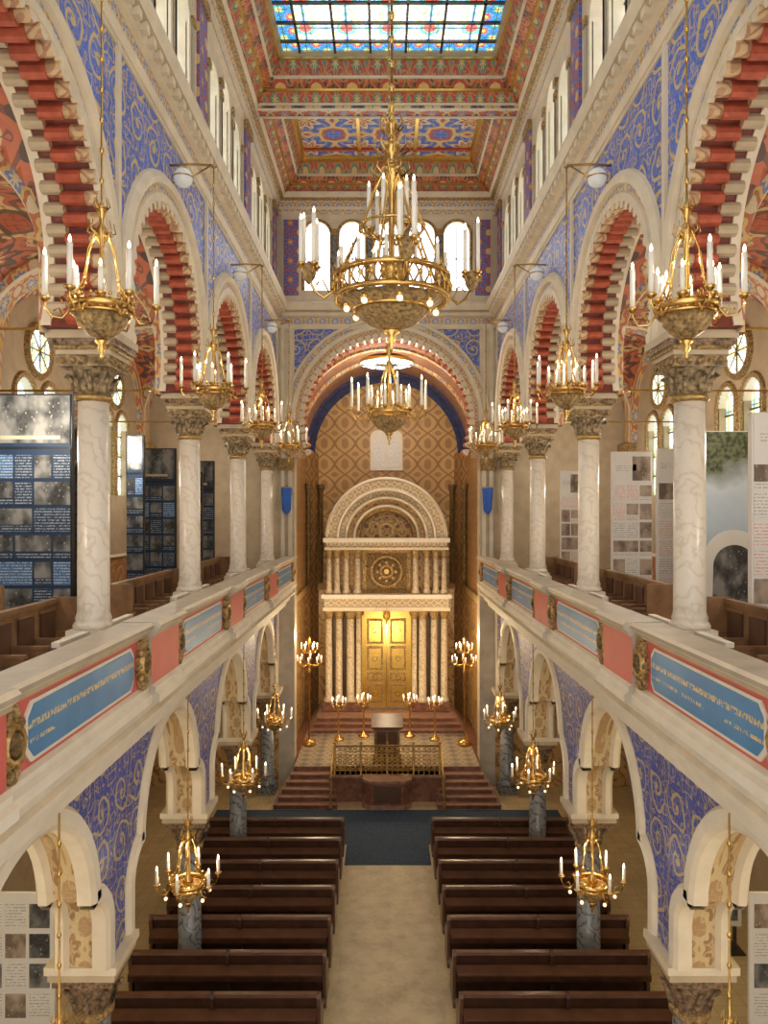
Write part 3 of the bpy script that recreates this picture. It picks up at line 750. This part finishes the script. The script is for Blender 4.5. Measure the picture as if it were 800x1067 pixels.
# ------------------------------------------------------------------ chandeliers
def candle(mb,x,y,z,h=.26,r=.022,cup=True,fl='bulb'):
    if cup: mb.lathe(x,y,[(.01,z-.05),(.05,z-.02),(.055,z),(.03,z+.01)],'brass',8)
    mb.lathe(x,y,[(r,z),(r,z+h)],'candle_white',8)
    mb.lathe(x,y,[(.006,z+h),(.016,z+h+.025),(.011,z+h+.05),(.002,z+h+.075)],fl,6)
def chand(R=.42,top=1.25,rod=3.6,n=6,pairs=True):
    mb=MB()
    mb.torus(0,0,0,R*.62,.028,'brass',28,6,1.5); mb.torus(0,0,-.07,R*.60,.018,'brass',28,6)
    for k in range(22):
        a=2*pi*k/22; b=a+2*pi/44
        mb.tube([(R*.61*cos(a),R*.61*sin(a),-.07),(R*.66*cos(b),R*.66*sin(b),.04),(R*.61*cos(a+2*pi/22),R*.61*sin(a+2*pi/22),-.07)],.009,'brass',4)
        mb.sph(R*.67*cos(b),R*.67*sin(b),.07,.02,'brass',6)
    mb.lathe(0,0,[(R*.56,-.07),(R*.5,-.16),(R*.36,-.24),(R*.2,-.29),(R*.1,-.31)],'gold_carved',18)
    mb.lathe(0,0,[(R*.12,-.31),(.07,-.34),(.03,-.37),(.045,-.41),(.012,-.45),(.02,-.48),(.002,-.52)],'brass',10)
    mb.lathe(0,0,[(.02,-.3),(.05,-.1),(.09,0),(.05,.1),(.02,.16),(.02,.62),(.05,.66),(.075,.72),(.04,.80),(.02,.83),(.03,.9),(.055,.95),(.03,1.0),(.012,1.04)],'brass',12)
    for k in range(n):
        a=2*pi*(k+.5)/n
        mb.tube([(.06*cos(a),.06*sin(a),.74),(.14*cos(a),.14*sin(a),.55),(.4*R*cos(a),.4*R*sin(a),.25),(R*.62*cos(a),R*.62*sin(a),.02)],.011,'brass',5)
        mb.sph(.4*R*cos(a),.4*R*sin(a),.25,.022,'brass',6)
    for k in range(8):
        a=2*pi*k/8
        mb.tube([(.05*cos(a),.05*sin(a),.70),(.13*cos(a),.13*sin(a),.74),(.11*cos(a),.11*sin(a),.84)],.012,'brass',4,.004)
        mb.tube([(.03*cos(a),.03*sin(a),.95),(.08*cos(a),.08*sin(a),1.0),(.06*cos(a),.06*sin(a),1.08)],.010,'brass',4,.003)
    for k in range(n):
        a=2*pi*k/n
        c_,s_=cos(a),sin(a)
        P=[(R*.6*c_,R*.6*s_,-.02),(R*.78*c_,R*.78*s_,-.13),(R*1.0*c_,R*1.0*s_,-.12),(R*1.12*c_,R*1.12*s_,-.02),(R*1.12*c_,R*1.12*s_,.03)]
        mb.tube(P,.013,'brass',6)
        mb.tube([(R*.75*c_,R*.75*s_,-.12),(R*.85*c_,R*.85*s_,-.03),(R*.95*c_,R*.95*s_,-.07)],.009,'brass',4)
        mb.tube([(R*.62*c_,R*.62*s_,.02),(R*.72*c_,R*.72*s_,.1),(R*.82*c_,R*.82*s_,.06),(R*.76*c_,R*.76*s_,.01)],.008,'brass',4)
        candle(mb,R*1.12*c_,R*1.12*s_,.06,.40 if pairs else .22,.026)
        if pairs:
            b=a+pi/n; candle(mb,R*.62*cos(b),R*.62*sin(b),.08,.24,.024)
        else:
            mb.sph(R*.8*c_,R*.8*s_,-.2,.03,'bulb_small',8)
    mb.torus(0,0,top-.12,.05,.01,'brass',12,5)
    mb.tube([(0,0,1.02),(0,0,top+rod)],.011,'brass',5)
    for i in range(int(rod/.3)): mb.sph(0,0,top+.15+.3*i,.022,'brass',6,1.8)
    return mb
up=chand(.46,1.1,2.55).mesh('chandelier')
for sg in (-1,1):
    for cy in MID[1:]:
        X=sg*2.88
        put(up,'chandelier',(X,cy,E+2.05),rz=random.random())
        mb=MB()
        mb.tube([(0,0,0),(sg*.35,0,.02),(sg*.74,0,.0)],.02,'brass',6)
        mb.tube([(sg*.05,0,0),(sg*.3,0,-.15),(sg*.5,0,-.22),(sg*.72,0,-.3)],.014,'brass',5)
        mb.torus(0,0,-.02,.04,.012,'brass',12,5)
        mb.sph(sg*.5,0,-.2,.16,'globe_glass',16); mb.torus(sg*.5,0,-.2,.165,.012,'brass',18,5)
        put(mb.mesh('wall_bracket_lamp'),'wall_bracket_lamp',(X,cy,E+5.72))
lo=chand(.44,1.1,1.95,6,False).mesh('chandelier')
for sg in (-1,1):
    for cy in MID[1:]:
        put(lo,'chandelier',(sg*3.3,cy,E-5.98),rz=random.random())
def great():
    mb=MB(); R=.74
    mb.torus(0,0,.12,R,.035,'brass',48,6); mb.torus(0,0,-.14,R,.035,'brass',48,6)
    mb.torus(0,0,.12,R*.93,.02,'brass',48,6)
    for k in range(32):
        a=2*pi*k/32; b=a+2*pi/32; c=(a+b)/2
        for (p,q) in ((a,b),(b,a)):
            mb.tube([(R*cos(p),R*sin(p),-.13),(R*1.03*cos(c),R*1.03*sin(c),0),(R*cos(q),R*sin(q),.12)],.014,'brass',4)
        mb.sph(R*1.04*cos(c),R*1.04*sin(c),0,.035,'gold',6)
        mb.tube([(R*cos(a),R*sin(a),.13),(R*1.05*cos(a),R*1.05*sin(a),.2),(R*1.02*cos(a),R*1.02*sin(a),.25)],.014,'brass',4,.004)
    mb.lathe(0,0,[(R*.9,-.16),(R*.72,-.26),(R*.62,-.30),(R*.58,-.36),(R*.4,-.45),(R*.2,-.5),(.07,-.54)],'gold_carved',28)
    mb.torus(0,0,-.28,R*.66,.03,'brass',32,5)
    mb.lathe(0,0,[(.10,-.5),(.12,-.56),(.05,-.6),(.07,-.65),(.02,-.7),(.035,-.74),(.002,-.8)],'brass',12)
    for k in range(8):
        a=2*pi*k/8
        mb.sph(R*.8*cos(a),R*.8*sin(a),-.28,.042,'bulb_small',10)
        mb.lathe(R*.8*cos(a),R*.8*sin(a),[(.05,-.25),(.03,-.2),(.02,-.15)],'brass',8)
    mb.lathe(0,0,[(.05,-.5),(.06,0),(.12,.1),(.16,.22),(.10,.34),(.04,.4),(.04,1.2),(.09,1.3),(.14,1.38),(.16,1.46),(.09,1.52),(.05,1.6),(.10,1.68),(.13,1.76),(.07,1.84),(.04,1.9),(.08,1.98),(.09,2.05),(.04,2.12),(.025,2.2),(.05,2.26),(.02,2.34)],'brass',16)
    for z,rr,m_ in ((1.42,.17,10),(1.72,.15,8),(2.0,.10,8)):
        for k in range(m_):
            a=2*pi*k/m_
            mb.tube([(rr*.9*cos(a),rr*.9*sin(a),z-.06),(rr*1.6*cos(a),rr*1.6*sin(a),z+.02),(rr*1.35*cos(a),rr*1.35*sin(a),z+.14)],.022,'brass',4,.006)
    for k in range(8):
        a=2*pi*(k+.5)/8; c_,s_=cos(a),sin(a)
        mb.tube([(.13*c_,.13*s_,1.42),(.26*c_,.26*s_,1.15),(.42*c_,.42*s_,.75),(.60*c_,.60*s_,.38),(R*c_,R*s_,.13)],.018,'brass',5)
        mb.sph(.42*c_,.42*s_,.75,.035,'brass',6); mb.sph(.6*c_,.6*s_,.38,.03,'brass',6)
    mb.torus(0,0,.75,.42,.018,'brass',32,5)
    for k in range(6):
        a=2*pi*k/6
        candle(mb,.30*cos(a),.30*sin(a),.74,.5,.028); mb.tube([(.05*cos(a),.05*sin(a),.66),(.18*cos(a),.18*sin(a),.58),(.3*cos(a),.3*sin(a),.7)],.014,'brass',5)
    for k in range(12):
        a=2*pi*(k+.5)/12; candle(mb,R*.95*cos(a),R*.95*sin(a),.16,.26,.024)
    for k in range(4):
        a=2*pi*k/4; c_,s_=cos(a),sin(a); RR=1.08
        mb.tube([(R*c_,R*s_,-.05),(R*1.2*c_,R*1.2*s_,-.16),(RR*.93*c_,RR*.93*s_,-.08),(RR*c_,RR*s_,.06),(RR*c_,RR*s_,.2)],.02,'brass',6)
        mb.tube([(R*1.1*c_,R*1.1*s_,-.1),(R*1.22*c_,R*1.22*s_,.06),(R*1.34*c_,R*1.34*s_,0)],.013,'brass',5)
        mb.lathe(RR*c_,RR*s_,[(.02,.0),(.08,.08),(.10,.16),(.05,.24),(.02,.28)],'gold_carved',10)
        for j in range(4):
            t=2*pi*j/4+.5
            x,y=RR*c_+.12*cos(t),RR*s_+.12*sin(t)
            mb.tube([(RR*c_,RR*s_,.16),(RR*c_+.08*cos(t),RR*s_+.08*sin(t),.12),(x,y,.2)],.012,'brass',5)
            candle(mb,x,y,.24,.60 if j%2 else .52,.028)
    mb.tube([(0,0,2.3),(0,0,7.2)],.02,'brass',6)
    for i in range(16): mb.sph(0,0,2.5+.3*i,.04,'brass',6,1.6)
    return mb.mesh('great_chandelier')
put(great(),'great_chandelier',(0,9.8,E+2.98),rz=.16,sz=1.05)
c2=chand(.66,1.2,5.8,8).mesh('chandelier')
put(c2,'chandelier',(0,14.65,E+2.02),rz=.2,sz=1.25)

# ------------------------------------------------------------------ apse
mb=MB()
YA0,YA1,XA=YE+.6,31.5,3.3
CVA=2.6
mb.box(-XA-.3,-XA,YA0,YA1,ZFL,-3.0,'marble_yellow'); mb.box(XA,XA+.3,YA0,YA1,ZFL,-3.0,'marble_yellow')
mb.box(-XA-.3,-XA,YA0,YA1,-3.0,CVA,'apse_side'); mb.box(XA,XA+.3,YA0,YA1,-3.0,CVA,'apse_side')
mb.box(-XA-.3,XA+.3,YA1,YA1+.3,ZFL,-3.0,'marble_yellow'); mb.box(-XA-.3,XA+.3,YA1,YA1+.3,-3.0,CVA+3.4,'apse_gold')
mb.box(-XA,XA,YA1-.1,YA1,-3.1,-2.85,'gold_carved')
for s_ in (-1,1):
    a,b=sorted((s_*XA,s_*(XA-.1))); mb.box(a,b,YA0,YA1,-3.1,-2.85,'gold_carved')
    mb.prism([(s_*XA,YA1),(s_*(XA-.45),YA1),(s_*XA,YA1-1.2)],ZFL,CVA,'apse_side')
    for q in (0,1):
        x=s_*(XA-.14-.42*q); y=YA1-1.15+1.0*q
        mb.lathe(x,y,[(.09,-2.8),(.09,1.0),(.14,1.1),(.16,1.3)],'bronze',10)
mb.f=lambda u,v,w:(u,w,v)
pth=arch_path(0,CVA,XA,n=36)
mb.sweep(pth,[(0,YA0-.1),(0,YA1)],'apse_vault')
for yy in (YA0+.6,YA0+2.6): mb.sweep(pth,[(0,yy),(-.08,yy),(-.08,yy+.3),(0,yy+.3)],'orn_rib')
mb.sweep(pth,[(0,YA1-.9),(-.1,YA1-.9),(-.1,YA1-.5),(0,YA1-.5)],'blue_dark')
mb.sweep(arch_path(0,CVA,XA,n=36),[(0,YA1-.02),(-.3,YA1-.02)],'blue_dark')
mb.f=None
mb.lathe(0,28.2,[(1.15,5.82),(1.1,5.72),(.98,5.72),(.95,5.8)],'gold',28)
mb.obj('wall_apse')
mb=MB(); mb.lathe(0,28.2,[(.98,5.74),(.98,5.70)],'glass_white',28)
for k in range(6):
    a=pi*k/6; mb.tube([(.95*cos(a),28.2+.95*sin(a),5.68),(-.95*cos(a),28.2-.95*sin(a),5.68)],.02,'iron',4)
mb.obj('window_oculus')
mb=MB(endf(YA1)); mb.prism([(-.68,1.9),(.68,1.9),(.68,3.3)]+[(.34+.34*cos(radians(t)),3.3+.3*sin(radians(t))) for t in range(20,181,20)]+[(-.34+.34*cos(radians(t)),3.3+.3*sin(radians(t))) for t in range(20,181,20)],.0,.1,'plaster_white')
mb.box(-.55,-.08,2.05,3.2,.1,.11,'text_dark'); mb.box(.08,.55,2.05,3.2,.1,.11,'text_dark'); mb.obj('stone_tablet')

# platform
ZP=-8.15
mb=MB()
mb.box(-3.04,3.04,24.3,25.6,ZFL,ZP,'red_marble'); mb.box(-3.28,3.28,25.5,31.2,ZFL,ZP,'red_marble')
mb.box(-3.0,3.0,24.35,31.2,ZP,ZP+.01,'tile_mosaic')
mb.box(-1.75,1.75,23.55,24.3,ZFL,ZP,'red_marble')
mb.box(-1.8,1.8,23.5,24.3,ZP-.08,ZP,'pink_marble')
for i in range(5):
    z=ZFL+.85*(i+1)/6; y=22.95+.27*i; o=.06*(5-i)
    for s_ in (-1,1):
        a,b=sorted((s_*(1.78-o*.8+0),s_*(3.0+o*1.6)))
        mb.box(a,b,y,24.3,ZFL if i==0 else z-.142,z-.03,'red_marble'); mb.box(a-.02,b+.02,y-.03,24.3,z-.03,z,'pink_marble')
pod=[(-.72,23.55),(-.72,23.15),(-.5,22.9),(.5,22.9),(.72,23.15),(.72,23.55)]
mb.prism(pod,ZFL,ZP-.05,'red_marble')
mb.box(-.42,.42,22.87,22.9,ZFL+.22,ZP-.14,'oak_dark')
mb.prism([(x*1.06,y if y>23.5 else y-.04) for x,y in pod],ZP-.05,ZP+.03,'pink_marble'); mb.prism([(x*1.06,y if y>23.5 else y-.04) for x,y in pod],ZFL,ZFL+.14,'pink_marble')
for i,z in enumerate((-8.02,-7.87,-7.72)):
    mb.box(-2.9+.12*i,2.9-.12*i,28.0+.3*i,31.0,z-.15+.01,z-.02,'red_marble'); mb.box(-2.92+.12*i,2.92-.12*i,27.98+.3*i,31.0,z-.02,z,'pink_marble')
mb.obj('bimah_platform')
def balus(x0,x1,y,name='gilded_balustrade'):
    mb=MB(); L=x1-x0; n=int(L/.16)
    mb.tube([(x0,y,ZP+.9),(x1,y,ZP+.9)],.03,'gold_dull',6); mb.tube([(x0,y,ZP+.12),(x1,y,ZP+.12)],.02,'gold_dull',6); mb.tube([(x0,y,ZP+.7),(x1,y,ZP+.7)],.014,'gold_dull',6)
    for i in range(n+1):
        x=x0+L*i/n
        mb.tube([(x,y,ZP),(x,y,ZP+.9)],.014 if i%5 else .035,'gold_dull',6)
        if i%5==0: mb.sph(x,y,ZP+.98,.05,'gold_dull',8)
        if i<n:
            c=x+L/n/2
            for z in (.22,.34,.46,.58,.80):
                f0=mb.f; mb.f=lambda a,b,c_,c=c,z=z:(c+a,y+c_,ZP+z+b)
                mb.torus(0,0,0,.055,.015,'gold_dull',10,4); mb.f=f0
    mb.obj(name)
balus(-1.66,1.66,23.62)
for s_ in (-1,1):
    mb=MB()
    for i in range(6):
        y=23.0+.27*i; z=ZFL+.85*(i+1)/6
        mb.tube([(s_*1.74,y,ZFL+.0),(s_*1.74,y,z+.75)],.02,'gold_dull',6)
    mb.tube([(s_*1.74,22.95,ZFL+.75),(s_*1.74,24.4,ZP+.9)],.03,'gold_dull',6)
    mb.lathe(s_*1.74,22.9,[(.06,ZFL),(.06,ZFL+.1),(.03,ZFL+.2),(.03,ZFL+.9),(.06,ZFL+1.0),(.01,ZFL+1.1)],'gold_dull',10)
    mb.obj('stair_railing')
mb=MB(); H0=ZP+.01
mb.box(-.42,.42,24.6,25.1,H0,ZP+1.2,'oak_wood'); mb.box(-.48,.48,24.55,25.15,H0,ZP+.14,'oak_dark'); mb.box(-.46,.46,24.57,25.13,ZP+1.12,ZP+1.2,'oak_dark')
mb.box(-.34,-.03,24.58,24.6,ZP+.24,ZP+1.05,'oak_dark'); mb.box(.03,.34,24.58,24.6,ZP+.24,ZP+1.05,'oak_dark')
mb.add([(-.52,24.45,ZP+1.24),(.52,24.45,ZP+1.24),(.52,25.2,ZP+1.5),(-.52,25.2,ZP+1.5),(-.52,24.45,ZP+1.18),(.52,24.45,ZP+1.18),(.52,25.2,ZP+1.18),(-.52,25.2,ZP+1.18)],[(0,1,2,3),(4,7,6,5),(0,4,5,1),(1,5,6,2),(2,6,7,3),(3,7,4,0)],'oak_dark')
mb.obj('reading_desk')
def candelabra(h=1.7):
    mb=MB()
    mb.lathe(0,0,[(.2,0),(.2,.05),(.1,.1),(.05,.2),(.03,.3),(.05,h*.4),(.025,h*.5),(.03,h*.75),(.06,h*.8),(.03,h*.85)],'brass',12)
    for k in range(7):
        a=2*pi*k/7; r=.25
        mb.tube([(0,0,h*.78),(.6*r*cos(a),.6*r*sin(a),h*.72),(r*cos(a),r*sin(a),h*.86)],.014,'brass',5)
        candle(mb,r*cos(a),r*sin(a),h*.88,.14,.02,fl='bulb')
    candle(mb,0,0,h*.92,.18,.02)
    return mb.mesh('candelabra')
cm_=candelabra(1.5)
for x,y in ((-1.75,27.2),(1.75,27.2),(-.85,27.6),(.85,27.6)): put(cm_,'candelabra',(x,y,E+ZP+.01))
def sconce():
    mb=MB()
    mb.lathe(0,0,[(.03,-.5),(.06,-.42),(.02,-.3),(.04,-.1),(.02,0),(.03,.5),(.07,.6),(.02,.8)],'brass',10)
    for z,r,n in ((-.15,.42,8),(.3,.28,6)):
        for k in range(n):
            a=2*pi*k/n
            mb.tube([(0,0,z),(.6*r*cos(a),.6*r*sin(a),z-.08),(r*cos(a),r*sin(a),z+.04)],.014,'brass',5)
            candle(mb,r*cos(a),r*sin(a),z+.08,.14,.02)
    mb.tube([(0,0,-.5),(0,0,-3.02)],.035,'brass',8); mb.lathe(0,0,[(.25,-3.04),(.22,-2.9),(.06,-2.8)],'brass',12)
    return mb.mesh('standing_candelabra')
sm=sconce()
for s_ in (-1,1): put(sm,'standing_candelabra',(s_*2.75,26.6,E+ZP+.01+3.04))

# ------------------------------------------------------------------ Torah ark
mb=MB(endf(30.0)); ZB=-7.7
mb.box(-2.42,2.42,ZB,-1.0,-.0,-1.0,'marble_ark')
mb.box(-2.5,-.98,ZB,ZB+.35,0,.55,'red_marble'); mb.box(.98,2.5,ZB,ZB+.35,0,.55,'red_marble')
mb.box(-2.5,2.5,-3.75,-3.6,-.1,.55,'cream'); mb.box(-2.45,2.45,-3.6,-3.25,-.1,.48,'marble_ark'); mb.box(-2.56,2.56,-3.25,-3.1,-.1,.62,'plaster_white')
mb.box(-2.4,2.4,-3.58,-3.3,.48,.5,'orn_ark')
mb.box(-2.45,2.45,-1.35,-1.25,-.1,.45,'cream'); mb.box(-2.4,2.4,-1.25,-1.05,-.1,.4,'orn_ark'); mb.box(-2.5,2.5,-1.05,-.88,-.1,.55,'plaster_white')
mb.box(-.98,.98,-3.1,-1.35,0,.12,'gold_carved'); mb.box(-.8,.8,-2.95,-1.5,.12,.16,'bronze')
for s_ in (-1,1):
    a,b=sorted((s_*1.0,s_*2.42))
    mb.box(a,b,-3.1,-1.35,0,.05,'lattice_wood'); mb.box(a,b,ZB,-3.75,0,.05,'dark_recess')
for r1,r2,w_,mt in ((.0,.10,.24,'gold'),(.18,.28,.2,'gold_carved'),(.38,.46,.24,'bronze'),(.56,.64,.22,'gold_carved')):
    mb.sweep(arch_path(0,-2.22,r1 if r1 else .001,0,360,n=28),[(0,.16),(0,w_),(r2-r1,w_),(r2-r1,.16)],mt)
for k in range(8):
    a=2*pi*k/8; mb.box(.36*cos(a)-.05,.36*cos(a)+.05,-2.22+.36*sin(a)-.05,-2.22+.36*sin(a)+.05,.16,.25,'gold_dull')
RW=2.42
prof_a=[(0,-.6),(0,.45),(-.08,.5),(-.12,.42),(-.42,.42),(-.46,.5),(-.54,.5),(-.58,.22),(-.74,.20),(-.78,.30),(-.86,.28),(-.90,.0),(-1.06,-.02),(-1.10,.08),(-1.18,.06),(-1.22,-.2),(-1.34,-.22),(-1.38,-.4)]
mts=['plaster_white','plaster_white','cream','orn_ark','cream','plaster_white','cream_dark','orn_ark','plaster_white','cream','cream_dark','lattice_wood','plaster_white','cream','cream_dark','gold_carved','gold_dull']
mb.sweep(arch_path(0,-.88,RW,n=56),prof_a,mts)
mb.prism([(p[0],p[1]) for p in arch_path(0,-.88,RW-.02,n=40)],-.4,-.6,'lattice_wood')
mb.prism([(p[0],p[1]) for p in arch_path(0,-.88,RW+.02,n=40)],-.6,-.62,'marble_ark')
for k in range(7):
    a=pi*(k+.5)/7; mb.sweep(arch_path(.66*cos(a),-.88+.66*sin(a)+.05,.15,0,360,n=12),[(0,-.4),(0,-.33),(.05,-.33),(.05,-.4)],'gold_dull')
mb.sweep(arch_path(0,-.6,.24,0,360,n=16),[(0,-.4),(0,-.3),(.08,-.3),(.08,-.4)],'gold_dull')
mb.box(-.98,-.9,ZB,-3.75,0,.3,'gold'); mb.box(.9,.98,ZB,-3.75,0,.3,'gold'); mb.box(-.98,.98,-3.95,-3.75,0,.3,'gold')
for s_ in (-1,1):
    a,b=sorted((s_*.02,s_*.9)); mb.box(a,b,ZB+.1,-3.95,0,.1,'gold')
    for z0,z1 in ((ZB+.25,ZB+1.0),(ZB+1.1,ZB+1.45),(ZB+1.55,ZB+2.5),(ZB+2.6,ZB+3.6)):
        mb.box(a+.12,b-.12,z0,z1,.1,.15,'gold_carved'); mb.box(a+.2,b-.2,z0+.09,z1-.09,.15,.18,'gold')
        cx=(a+b)/2; cz=(z0+z1)/2; mb.sweep(arch_path(cx,cz,.06,0,360,n=12),[(0,.18),(0,.22),(.06,.22),(.06,.18)],'brass')
mb.box(-.03,.03,ZB+.1,-3.95,.1,.17,'brass')
mb.f=None
def acol(x,w,z0,z1,r,mat='marble_ark'):
    y=30.0-w
    mb.lathe(x,y,[(r*1.5,z0),(r*1.5,z0+.08),(r*1.2,z0+.16),(r,z0+.2),(r*.9,z1-.32)],mat,12)
    mb.lathe(x,y,[(r*.95,z1-.32),(r*1.1,z1-.3),(r,z1-.26),(r*1.5,z1-.06),(r*1.6,z1)],'gold_carved',12)
for s_ in (-1,1):
    for x,w,r in ((2.28,.35,.14),(1.88,.35,.14),(1.42,.38,.16),(1.10,.42,.11)):
        acol(s_*x,w,ZB+.35,-3.75,r)
    for x,w,r in ((2.28,.3,.11),(1.96,.3,.11),(1.60,.3,.11),(1.15,.3,.12)):
        acol(s_*x,w,-3.1,-1.35,r)
mb.lathe(0,29.3,[(.05,-3.72),(.13,-3.8),(.15,-3.95),(.06,-4.1),(.01,-4.25)],'gold',12); mb.tube([(0,29.35,-3.3),(0,29.3,-3.75)],.012,'gold',5)
mb.obj('torah_ark')
for s_ in (-1,1):
    mb=MB(); x=s_*3.3; y=24.6
    mb.tube([(x,y+.25,1.0),(x,y-.05,1.0)],.015,'brass',5)
    mb.lathe(x,y,[(.17,.95),(.18,.9),(.14,.2),(.08,.1),(.02,.05)],'blue_cloth',14); mb.torus(x,y,.93,.17,.015,'gold',16,5)
    mb.obj('blue_lantern')

# ------------------------------------------------------------------ exhibition panels
def panel(x0,x1,y,z0,z1,dark=True,seed=0,name='exhibition_panel',rows=5,cols=3,yaw=0):
    rnd=random.Random(seed)
    w=x1-x0; h=z1-z0; mb=MB()
    bg='navy_panel' if dark else 'white_panel'
    mb.box(0,w,0,.12,0,h,'black_box' if dark else 'white_panel'); mb.box(.02,w-.02,-.02,0,.02,h-.02,bg)
    yb=-.026
    if dark:
        mb.box(.03,w-.03,yb,-.02,h*.80,h-.03,'printed_photo'); mb.box(.1,w-.2,yb-.004,yb,h*.815,h*.83,'text_grey')
        mb.box(0,w,yb,-.02,h*.775,h*.785,'black_box'); top=.76
    else:
        mb.box(w*.08,w*.6,yb,-.02,h*.88,h*.92,'text_dark'); mb.box(w*.5,w*.95,yb,-.02,h*.82,h*.97,'printed_photo_colour'); top=.80
    for i in range(rows):
        j=0
        while j<cols:
            cw=w/cols; ch=h*top/rows
            span=2 if (rnd.random()<.35 and j+2<=cols) else 1
            a=j*cw+cw*.06; b=(j+span)*cw-cw*.06; c=i*ch+ch*.06; d=(i+1)*ch-ch*.08
            t=rnd.random(); j+=span
            if dark: m_='printed_photo' if t<.66 else ('text_blue' if t>.88 else 'text_light')
            else: m_='printed_photo_colour' if t<.5 else ('text_red' if t>.7 else 'text_dark')
            if t<.66 and rnd.random()<.5:
                m=c+(d-c)*.3; mb.box(a,b,yb,-.02,c,m-.02,'text_light' if dark else 'text_dark'); c=m
            mb.box(a,b,yb,-.02,c,d,m_)
    put(mb.mesh(name),name,(x0,y,E+z0),rz=yaw)
T=ZG+.16
panel(-6.95,-5.6,13.2,T,2.15,True,1,rows=7,cols=4)
panel(-7.4,-6.2,16.3,T,1.9,True,2,rows=7,cols=4)
panel(-6.15,-5.75,17.6,T,1.9,True,8,rows=7,cols=2)
panel(-6.5,-5.5,19.4,T,1.75,True,3,rows=7)
panel(-5.7,-5.05,21.8,T,1.6,True,5,rows=7,cols=2)
panel(-5.7,-5.1,20.6,T,1.2,True,6,rows=7,cols=2)
panel(-7.6,-7.0,11.2,T,2.3,True,7,rows=7,cols=2)
panel(5.05,5.95,16.9,T,1.45,False,11,rows=7)
panel(6.0,6.75,16.7,T,1.5,False,12,rows=7,cols=2)
panel(5.4,6.9,11.2,T,1.55,False,13,rows=7,cols=4)
panel(5.0,5.55,21.6,T,1.3,False,14,rows=7,cols=2)
mb=MB(endf(15.0)); mb.box(6.0,7.6,T,1.7,0,-.1,'white_panel'); mb.box(6.02,7.58,T+.1,1.68,0,.02,'banner_picture')
mb.prism([(6.2,T+.1)]+[(6.9+.62*cos(radians(180-t)),-.9+.62*sin(radians(180-t))) for t in range(0,181,12)]+[(7.55-.02,T+.1)],.02,.04,'white_panel')
mb.prism([(6.45,T+.1)]+[(6.9+.42*cos(radians(180-t)),-1.0+.42*sin(radians(180-t))) for t in range(0,181,12)]+[(7.32,T+.1)],.04,.05,'printed_photo')
mb.obj('picture_banner')
for i,(x,y,sg) in enumerate(((-6.9,12.5,-1),(-6.9,15.5,-1),(6.0,12.5,1),(6.0,15.5,1))):
    mb=MB(); mb.box(0,1.3,0,.06,.5,2.7,'white_panel'); mb.box(.1,.16,0,.06,0,.5,'iron'); mb.box(1.14,1.2,0,.06,0,.5,'iron'); mb.box(0,.3,-.2,.3,0,.03,'iron'); mb.box(1.0,1.3,-.2,.3,0,.03,'iron')
    for r in range(4):
        for c in range(3): mb.box(.08+.4*c,.42+.4*c,-.01,0,.62+.5*r,1.02+.5*r,random.choice(['text_dark','printed_photo','text_dark','printed_photo_colour']))
    put(mb.mesh('display_board'),'display_board',(x,y,0))
mb=MB(); mb.box(-.17,.17,-.2,.2,0,.05,'red_cloth'); mb.box(.12,.17,-.2,.2,.05,.34,'red_cloth'); put(mb.mesh('red_cushion'),'red_cushion',(4.53,18.3,E+ZG+.465))

# ------------------------------------------------------------------ lights
def pl(name,loc,e,c=(1,.86,.66),r=.03):
    l=bpy.data.lights.new(name,'POINT'); l.energy=e; l.color=c; l.shadow_soft_size=r
    o=bpy.data.objects.new(name,l); SC.collection.objects.link(o); o.location=(loc[0],loc[1],loc[2]+E)
for sg in (-1,1):
    for cy in MID[1:]:
        pl('chandelier_light',(sg*2.88,cy,2.5),70,(1,.83,.6)); pl('chandelier_light_low',(sg*3.3,cy,-5.6),95,(1,.83,.6))
        pl('aisle_fill',(sg*6.0,cy,1.6),100,(1,.87,.7))  # added fill for the gallery aisles, no fixture modelled
    for cy in MID[1:3]: pl('aisle_fill_low',(sg*6.3,cy,-4.0),50,(1,.82,.5))  # added warm fill under the galleries, no lamp hangs here
pl('great_light',(0,9.8,3.7),280,(1,.86,.64)); pl('central_light',(0,14.65,2.6),180,(1,.85,.62))
for s_ in (-1,1):
    pl('apse_light',(s_*2.5,26.4,-4.2),170,(1,.76,.44))
pl('apse_crown_fill',(0,26.6,4.4),300,(1,.84,.6))  # unseen fill added at the arch crown to brighten the apse
pl('platform_fill',(0,26.0,-5.0),150,(1,.8,.5))  # added fill above the platform that warms the ark
w=bpy.data.worlds.new('World'); SC.world=w; w.use_nodes=True
w.node_tree.nodes['Background'].inputs[0].default_value=(1,.96,.90,1); w.node_tree.nodes['Background'].inputs[1].default_value=1.6

# ------------------------------------------------------------------ camera
cd=bpy.data.cameras.new('Camera'); cam=bpy.data.objects.new('Camera',cd); SC.collection.objects.link(cam)
cam.location=(-.10,0,E); cam.rotation_euler=(pi/2,0,0)
cd.sensor_fit='VERTICAL'; cd.sensor_height=24; cd.lens=F_PX/1067*24
cd.shift_x=0.0; cd.shift_y=4/1067; cd.clip_end=200
SC.camera=cam
try:
    SC.view_settings.view_transform='Standard'; SC.view_settings.exposure=0.2
except Exception as e: print(e)
